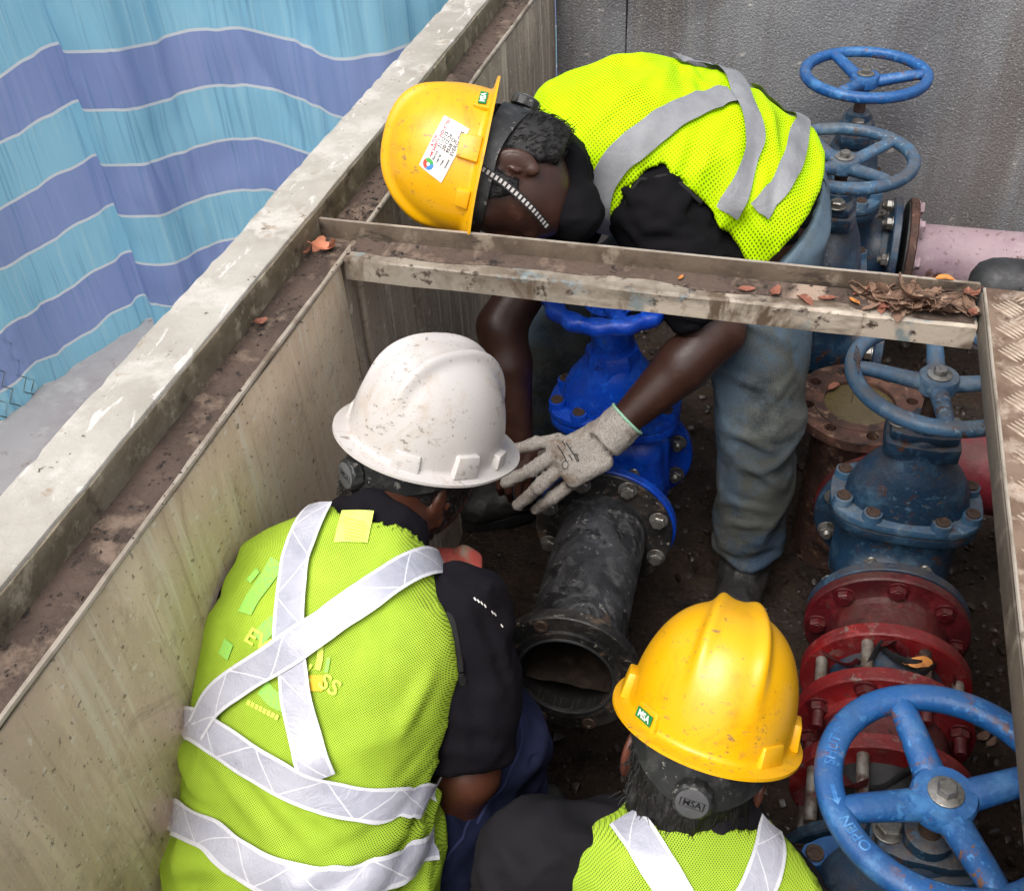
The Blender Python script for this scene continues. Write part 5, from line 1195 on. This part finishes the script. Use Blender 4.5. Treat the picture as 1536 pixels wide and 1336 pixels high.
for k, (x, y) in enumerate([(712,898),(717,901),(722,904),(727,908),(738,918),(742,921),(752,938)]):   # faint white print on the sleeve
    c_ = S(fl, [(x-1.5,y-2),(x+1.5,y+2.5)]); v, f, uv = ribbon(fl, [c_[0], (c_[0]+c_[1])/2, c_[1]], .0022, .001, 2, 3); put('sleeve_print', (v, f), WLAB, shb)
leg = [(Ell(secB[0]+D(0,-.5,0)*.04, (.165,.15,.13), lt, (0,0,1)), 0), (Cap(BHR, BKR, .095, .074), .04), (Seg(BKR+V(0,0,.03), BAR-V(0,0,.03), .076, .062, .01), .02), (Cap(BHL, BKL, .095, .074), .04), (Seg(BKL+V(0,0,.03), BAL-V(0,0,.03), .076, .062, .01), .02)]
fl = fieldfor([p for p, k in leg], .0065)
for p, k in leg: fl.add(p, k)
fl.ripple(lambda p: cloth_folds(V(11,8,20), .015, 71, [[.7,.7,0],[-.7,.7,0],[0,0,1]])(p)+cloth_folds(V(30,30,30), .003, 73)(p)); creases(fl, [(762,1060,780,1150),(705,1200,775,1178),(680,1260,755,1225),(765,1040,790,1090),(720,1160,735,1260),(660,1310,720,1250)], .009, .009); trb = put('trousers', fl.mesh(1), NAVY, pB, angle=0)
for pts in ([(772,1060),(782,1105),(760,1165),(715,1235)], [(750,1150),(715,1210),(670,1290)]):
    tape(fl, trb, pts, .0035, cloth('navy_seam', rgb(58,64,98), rgb(46,52,84)), .0015, 'seam', rows=2)
boot(pB, BAR, V(.45,1,0)); boot(pB, BAL, V(.4,1,0))
# red-palmed glove reaching past the shoulder
gl = [(RBox(P(688,848,1.64), (.022,.026,.018), D(1,.2,.3), D(0,1,0), .016), 0), (Cap(P(700,840,1.62), P(712,852,1.62), .015, .012), .01), (Cap(P(690,858,1.62), P(708,866,1.61), .015, .012), .01), (Cap(P(695,830,1.62), P(712,838,1.63), .014, .012), .01), (Cap(P(660,850,1.63), BWL, .03, .03), .015)]
fl = fieldfor([p for p, k in gl], .003, .03)
for p, k in gl: fl.add(p, k)
put('glove', fl.mesh(1), material('red_coated_glove', rgb(190,84,74), [(rgb(150,130,110), 20, .5, .6), (rgb(120,60,54), 30, .58, .7)], .7), pB, angle=0)
# vest
flv = fieldfor([trB], .0056, .06); flv.add(trB, 0, .020)
flv.ripple(lambda p: cloth_folds(V(5,5,7), .006, 81)(p)+cloth_folds(V(6,8,19), .013, 83, [[.85,0,.5],[0,1,0],[-.5,0,.85]])(p)*np.clip((.72-p[:, 2])/.12, 0, 1)+.002*vnoise(p*30, 85), .045)
base = flv.copy(); creases(flv, [(300,1112,425,1285),(332,1105,490,1292),(275,1190,370,1320),(365,1140,570,1290),(650,1195,555,1250),(655,1225,500,1306),(290,1240,420,1336),(560,1230,470,1270),(600,1100,645,1010),(640,1290,540,1336)], .0085, .009)
ahR, ahL = Cap(BSR+D(.6,.12,0)*.040, BSR+(BER-BSR)*.75, .084, .084), Cap(BSL-D(.3,0,-.3)*.03, BSL+(BEL-BSL)*.8, .075, .08)
flv.cut(ahR, .004); flv.cut(ahL, .004); flv.cut(Cap(secB[5]+D(.2,.5,.2)*.012, cB, .080), .004)
vf = flv.mesh(1); vB = put('safety_vest', vf, VESTB, pB, angle=0); uv_plane(vB, vf, secB[2], lt, unit(secB[4]-secB[1]))
armhole(base, ahR, vB, .0055); armhole(base, ahL, vB, .0045)
MINT = material('mint_print', rgb(126,206,104), [(rgb(164,206,70), 500, .42, .56)], .7, .1, bump=0); PALEY = material('pale_yellow_print', rgb(218,232,100), [(rgb(184,212,64), 500, .44, .58)], .7, .1, bump=0); ORP = material('orange_vest_print', rgb(216,178,40), [], .7, .1, bump=0)
for pts, w0 in (([(418,842),(400,870),(382,895),(368,920)], .026), ([(388,855),(374,872)], .010), ([(345,962),(336,985)], .022), ([(444,918),(412,934),(388,958)], .022), ([(395,1030),(412,1048),(432,1056)], .02), ([(494,985),(490,1008)], .005)): tape(base, vB, pts, w0, MINT, .0022, 'vest_print')
tape(base, vB, [(482,962),(481,985),(477,1004)], .008, PALEY, .0022, 'vest_print'); tape(base, vB, [(474,1012),(474,1036)], .020, ORP, .0026, 'vest_print')
def field_text(fl, parent, body, c, dirpx, size, mat, lift, name='lettering', sp=1.0):
    q, f = text_faces(body, size, 0, bold=size*.02, spacing=sp); d_ = np.asarray(dirpx, float); d_ /= np.linalg.norm(d_); n_ = np.array([d_[1], -d_[0]])
    px = [(c[0]+d_[0]*p[0]+n_[0]*p[1], c[1]+d_[1]*p[0]+n_[1]*p[1]) for p in q]; h = S(fl, px); put(name, (h+fl.grad(h)*lift, f), mat, parent, smooth=False)
field_text(base, vB, 'EVERGL SS', (440,993), (182,113), 33, PALEY, .0028, sp=1.06)
for k in range(8): tape(base, vB, [(372+k*6,1052+k*3.1),(375+k*6,1053.5+k*3.1),(377+k*6,1054.5+k*3.1)], .0065, PALEY, .0026, 'vest_print', rows=2)
tape(base, vB, [(537,766),(531,790),(526,814)], .044, material('vest_size_label', rgb(226,244,110), [(rgb(206,226,90), 40, .5, .7)], .7, bump=.1), .0025, 'size_label')
for k in range(7): tape(base, vB, [(517+k*.0,778+k*5),(534,782+k*5),(550,786+k*5)], .0012, material('label_print', rgb(160,170,70), [], .8), .0032, 'label_line', rows=2)
WB_ = .0415
tape(base, vB, [(484,760),(458,805),(444,860),(438,920),(440,985),(448,1050),(462,1110),(478,1165)], WB_, TAPEB, .0085)
tape(base, vB, [(712,884),(672,850),(622,850),(565,886),(510,924),(480,946),(420,985),(365,1020),(325,1055),(302,1095)], WB_, TAPEB, .0105)
tape(base, vB, [(296,1085),(335,1110),(385,1143),(440,1173),(500,1195),(560,1205),(610,1200),(650,1182)], .0415, TAPEB, .0095, ext=([secB[2]-lt*.165+D(0,0,1)*.05], None))
tape(base, vB, [(268,1220),(310,1243),(355,1280),(400,1308),(460,1325),(520,1322),(580,1305),(645,1262)], .044, TAPEB, .0095, ext=([secB[1]-lt*.17+D(0,0,1)*.05], None))

# ---------------------------------------------------------------- the worker nearest the viewer
pC = thing('person', (0,.6,0), 'worker seen from behind at the bottom in charcoal shirt, yellow mesh vest and yellow hat', 'person')
cC = HAT_C[0]-unit(HAT_C[1])*.052; hp, uC, fC, lC = head_prims(cC, HAT_C[1], HAT_C[2])
lt = D(.99,-.06,-.10)
secC = [P(1015,1640,1.42), P(1020,1520,1.36), P(1030,1400,1.32), P(1040,1330,1.30), P(1050,1275,1.30), P(1062,1205,1.305)]
trC = Loft(secC, [lt]*6, [.15,.145,.145,.145,.125,.05], [.12,.11,.105,.10,.082,.052], (.08,.03))
CSL, CEL, CWL = P(806,1290,1.31), P(760,1500,1.36), V(-.13,.78,.30)
CSR, CER, CWR = P(1148,1345,1.30), P(1165,1540,1.35), V(.07,.78,.28)
CHL, CKL, CAL = V(-.11,.44,.32), V(-.13,.74,.13), V(-.12,.48,.09); CHR, CKR, CAR = V(.09,.44,.32), V(.10,.74,.13), V(.08,.48,.09)
body = [(trC,0), (Cap(secC[5], cC-uC*.04, .055, .054), .03)]+hp
for s0, e0, w0 in ((CSL,CEL,CWL),(CSR,CER,CWR)): body += [(Cap(s0, e0, .052, .043), .03), (Cap(e0, w0, .045, .03), .01), (Cap(w0, w0+unit(w0-e0)*.02, .029, .026), .01)]
for h0, k0, a0 in ((CHL,CKL,CAL),(CHR,CKR,CAR)): body += [(Cap(h0, k0, .08, .058), .03), (Cap(k0, a0, .055, .038), .01), (Cap(a0, a0+V(0,.03,-.04), .038, .03), .01)]
fl = fieldfor([p for p, k in body], .0068)
for p, k in body: fl.add(p, k, -.014 if isinstance(p, Loft) else 0)
put('body', body_mesh(fl, hp, cC, body[1][0], uC, fC, lC, [hand_prims(CWL, CWL-CEL, V(0,.3,1)), hand_prims(CWR, CWR-CER, V(0,.3,1))]), SKC, pC, angle=0)
fl = Field(cC-.19, cC+.19, .0034); fl.add(Ell(cC, (.097,.079,.113), fC, lC), 0).add(Ell(cC-fC*.045-uC*.055, (.052,.066,.062), fC, lC), .03)
fl.cut(Half(cC+fC*.03-uC*.02, -unit(fC*.85-uC*.4)))
fl.ripple(lambda p: .005*vnoise((p@np.array([lC,uC,fC]).T)*V(110,30,110), 4)+.003*vnoise((p@np.array([lC,uC,fC]).T)*V(260,60,260), 5)); hr = put('hair', fl.mesh(0), HAIR, pC, angle=0)
r_ = np.random.default_rng(8); g = G()                      # loose strands at the nape
strands(hr, fl, cC, uC, fC, lC, 1500, .022, 5, -fC*.2)
for k in range(140):
    a = r_.uniform(-1.5, 1.5); p0 = cC-uC*(.075+.05*r_.random())-fC*math.cos(a)*.098+lC*math.sin(a)*.078; sw = r_.normal(0, .012)
    p2 = p0-uC*r_.uniform(.015,.038)-fC*math.cos(a)*r_.uniform(-.004,.014)+lC*(sw+math.sin(a)*.012); g.add(*tube([p0, (p0+p2)/2-fC*math.cos(a)*.005+lC*sw*.2, p2], [.0013,.001,.0004], 4, caps=False))
put('hair_strands', g, HAIR, hr)
sh = [(trC, 0, .001), *sleeve(CSL, CEL, .9, .068, .064), (Cap(secC[4]-lt*.10-D(0,.3,-1)*.02, CSL, .052, .058), .03, 0), *sleeve(CSR, CER, .9, .060, .060), (Seg(secC[5]-unit(secC[5]-secC[4])*.03, secC[5]+unit(cC-uC*.05-secC[5])*.02, .074, .066), .02, 0)]
fl = fieldfor([p for p, k, g_ in sh], .006)
for p, k, g_ in sh: fl.add(p, k, g_)
fl.ripple(lambda p: cloth_folds(V(12,12,14), .008, 91, [[.8,0,.6],[0,1,0],[-.6,0,.8]])(p)+cloth_folds(V(28,28,28), .0025, 93)(p)); creases(fl, [(740,1255,800,1336),(770,1230,850,1300),(720,1300,760,1400)], .009, .010); put('shirt', fl.mesh(1), SHIRTC, pC, angle=0)
leg = [(Ell(V(0,.43,.36), (.17,.14,.14)), 0), (Cap(CHL, CKL, .095, .074), .04), (Seg(CKL, CAL-V(0,0,.03), .074, .06, .01), .02), (Cap(CHR, CKR, .095, .074), .04), (Seg(CKR, CAR-V(0,0,.03), .074, .06, .01), .02)]
fl = fieldfor([p for p, k in leg], .008)
for p, k in leg: fl.add(p, k)
put('trousers', fl.mesh(1), NAVY, pC, angle=0); boot(pC, CAL, V(-.1,1,0)); boot(pC, CAR, V(.1,1,0))
flv = fieldfor([trC], .0056, .06); flv.add(trC, 0, .019); flv.ripple(cloth_folds(V(9,9,16), .0045, 95), .045)
base = flv.copy()
ahL, ahR = Cap(CSL+D(-.2,.3,0)*.02, CSL+(CEL-CSL)*.9, .078, .084), Cap(CSR+D(.6,.1,.2)*.02, CSR+(CER-CSR)*.9, .075, .08)
flv.cut(ahL, .004); flv.cut(ahR, .004); flv.cut(Cap(secC[5]+D(0,.3,.1)*.01, cC, .078), .004)
vf = flv.mesh(1); vC = put('safety_vest', vf, VESTB, pC, angle=0); uv_plane(vC, vf, secC[2], lt, unit(secC[4]-secC[1])); armhole(base, ahL, vC, .0055); armhole(base, ahR, vC, .0045)
tape(base, vC, [(938,1226),(962,1258),(988,1300),(1010,1336),(1040,1400)], .0415, TAPEB, .0045)
tape(base, vC, [(1152,1236),(1154,1270),(1146,1305),(1128,1345),(1100,1400)], .0415, TAPEB, .0045)

# ================================================================== fallen leaves and twigs
LEAFB = material('dry_brown_leaf', rgb(128,100,82), [(rgb(92,68,54), 30, .42, .6), (rgb(162,136,116), 40, .52, .64)], .75, .1, bump=.4, bscale=150)
LEAFR = material('reddish_leaf', rgb(138,86,68), [(rgb(112,66,52), 30, .42, .6), (rgb(168,116,94), 40, .54, .66)], .7, .1, bump=.4, bscale=150)
LEAFP = material('peach_leaf', rgb(196,128,98), [(rgb(166,98,74), 40, .45, .62)], .7, .1, bump=.4, bscale=150)
LEAFO = material('orange_leaf', rgb(196,128,62), [(rgb(150,92,44), 40, .45, .62)], .7, .1, bump=.4, bscale=150)
def leaf_mesh(L_, W_, curl, fold, mat, seed):
    n = 7; v = []; f = []; r = random.Random(seed)
    for i in range(n):
        t = i/(n-1); w = W_*math.sin(math.pi*min(max(t**.85, .03), .97))**.6*(1+.1*r.uniform(-1, 1)); z = curl*(t-.5)**2*L_*2
        for s_ in (-1, 0, 1): v.append(((t-.5)*L_, s_*w*.5, z+abs(s_)*fold*w*.5))
    k = len(v); v += [(p[0], p[1], p[2]-.0005) for p in v]
    for i in range(n-1):
        for j in range(2): a = i*3+j; f.append((a, a+3, a+4, a+1)); f.append((a+k, a+1+k, a+4+k, a+3+k))
    st = tube([(-L_*.5,0,curl*.5*L_), (-L_*.62,.001,curl*.6*L_), (-L_*.72,.003,curl*.5*L_)], [.0006,.0005,.0004], 4)
    f += [tuple(i+len(v) for i in q) for q in st[1]]; v += list(map(tuple, st[0]))
    me = mesh_of('fallen_leaf', v, f, True, 40); me.materials.append(mat); return me
LM = {m.name: [leaf_mesh(.03+.006*k, .0155+.0025*k, [.15,.45,-.25,.6][k], [.35,.6,.2,.4][k], m, k) for k in range(4)] for m in (LEAFB, LEAFR, LEAFP, LEAFO)}
r_ = random.Random(12)
def leaf(pos, mat, label, group=None, k=None, rot=None, sc=1.0):
    M_ = Matrix.Translation(Vector(pos)) @ Matrix.Rotation(rot[2] if rot else r_.uniform(0, 6.3), 4, 'Z') @ Matrix.Rotation(rot[0] if rot else r_.uniform(-.6, .6), 4, 'X') @ Matrix.Rotation(rot[1] if rot else r_.uniform(-.5, .5), 4, 'Y') @ Matrix.Scale(sc, 4)
    o = inst('fallen_leaf', LM[mat.name][r_.randrange(4) if k is None else k], None, M_); return tag(o, label, 'leaf', group)
HEAP = 'dry leaves heaped on the beam by the tread plate'
for i in range(46):
    x = .255-.15*r_.random()**1.3; dens = (x-.10)/.15; y = r_.uniform(1.314, 1.350); z = 1.003+r_.random()**2*.015*(.3+dens)
    leaf((x, y, z), LEAFR if r_.random() < .13 else LEAFB, 'dry brown leaf in the heap on the beam against the tread plate', HEAP, sc=r_.uniform(.75, 1.15), rot=(r_.uniform(-.45, .45), r_.uniform(-.35, .35), r_.uniform(0, 6.3)))
leaf((.13,1.335,1.024), LEAFB, 'tall upright curled brown leaf at the near end of the heap', None, 0, (1.1,.9,1.2), 1.15)
leaf((.165,1.33,1.02), LEAFB, 'broad pale brown leaf lying on top of the heap', None, 3, (.5,-.3,2.6), 1.2)
leaf((.098,1.325,1.004), LEAFO, 'small orange leaf at the left foot of the leaf heap', None, 0, (.2,.1,2.2), .7)
leaf((.215,1.361,1.036), LEAFO, 'orange leaf with its stem balanced on the beam fin', None, 2, (.1,.05,.1), .6)
for i, (x, y, lb) in enumerate([(-.052,1.328,'small reddish leaf alone near the middle of the beam'),(-.012,1.325,'larger reddish leaf next right along the beam'),(.03,1.323,'brown-red leaf on the beam left of the heap'),(.06,1.326,'dull brown leaf just left of the heap on the beam'),(-.15,1.338,'tiny orange leaf scrap by the beam fin')]):
    leaf((x, y, 1.0035), LEAFR if i != 4 else LEAFO, lb, None, i % 3, (.1,.05,.3+i), .8 if i < 4 else .35)
for i, (dx, dy, rt, sc) in enumerate([(0,0,(.4,.3,.4),1.0),(-.012,.012,(.7,-.4,1.6),.8),(.016,.006,(-.2,.6,2.6),.7),(-.02,-.016,(.9,.2,4.2),.55)]):
    leaf((-.712+dx*.9, 1.312+dy, 1.009), LEAFP, 'curled peach leaf in the corner where beam meets ledge', 'peach leaves in the beam corner', 1+i % 3, rt, sc)
leaf((-.722,1.105,1.005), LEAFR, 'small red-brown leaf alone on the wall ledge', None, 1, (.4,.2,1.0), .6)
leaf((.30,1.17,.437), LEAFO, 'orange-brown leaf caught between the red rings', None, 2, (.3,.1,.4), 1.0)
leaf((.135,1.905,.418), LEAFR, 'rusty leaf lying on the open stub flange', None, 2, (.05,.05,.9), .8)
leaf((.155,2.045,.60), LEAFB, 'brown leaf stuck on the back valve bonnet', None, 1, (.5,.9,.2), 1.0)
for i in range(34):                                              # litter on the pit floor
    x, y = r_.uniform(-.1, .95), r_.uniform(1.1, 2.6); z = float(floor_z(np.array(x), np.array(y)))+.006
    leaf((x, y, z), LEAFB if r_.random() < .8 else LEAFR, 'dead leaf lying in the mud of the pit floor', 'dead leaves on the pit floor', sc=r_.uniform(.6, 1.1))
TWIG = material('dry_twig', rgb(70,52,42), [(rgb(104,82,66), 40, .5, .64)], .8)
for i in range(16):
    x = .255-.13*r_.random(); y = r_.uniform(1.315, 1.35); a = r_.uniform(-.9, .9); L_ = r_.uniform(.03, .07); d_ = V(math.cos(a), math.sin(a)*.35, r_.uniform(-.15, .25))
    p0 = V(x-.02, y, 1.008+.018*r_.random()); q = p0+d_*L_; q[0] = min(q[0], .26)
    tag(put('twig', tube([p0, (p0+q)/2+V(0,0,.004), q], [.0009,.0008,.0005], 5), TWIG), 'thin dry twig among the heaped leaves on the beam', 'twig', 'twigs in the leaf heap')
for i, (a, L_) in enumerate(((3.02,.05),(3.1,.04),(2.95,.045),(3.2,.06))):      # debris snagged on the middle handwheel
    c = V(.266+.138*math.cos(a), 1.495+.138*math.sin(a), .786); pts = [c+V(0,.01,.0), c+V(.004,-.006,.004), c+V(.008,-.03,.002), c+V(.006,-.036,-L_)]
    tag(put('twig', tube(pts, [.0012,.001,.001,.0006], 5), TWIG), 'dry root strand caught on the rim of the middle handwheel', 'twig', 'strands on the middle handwheel')
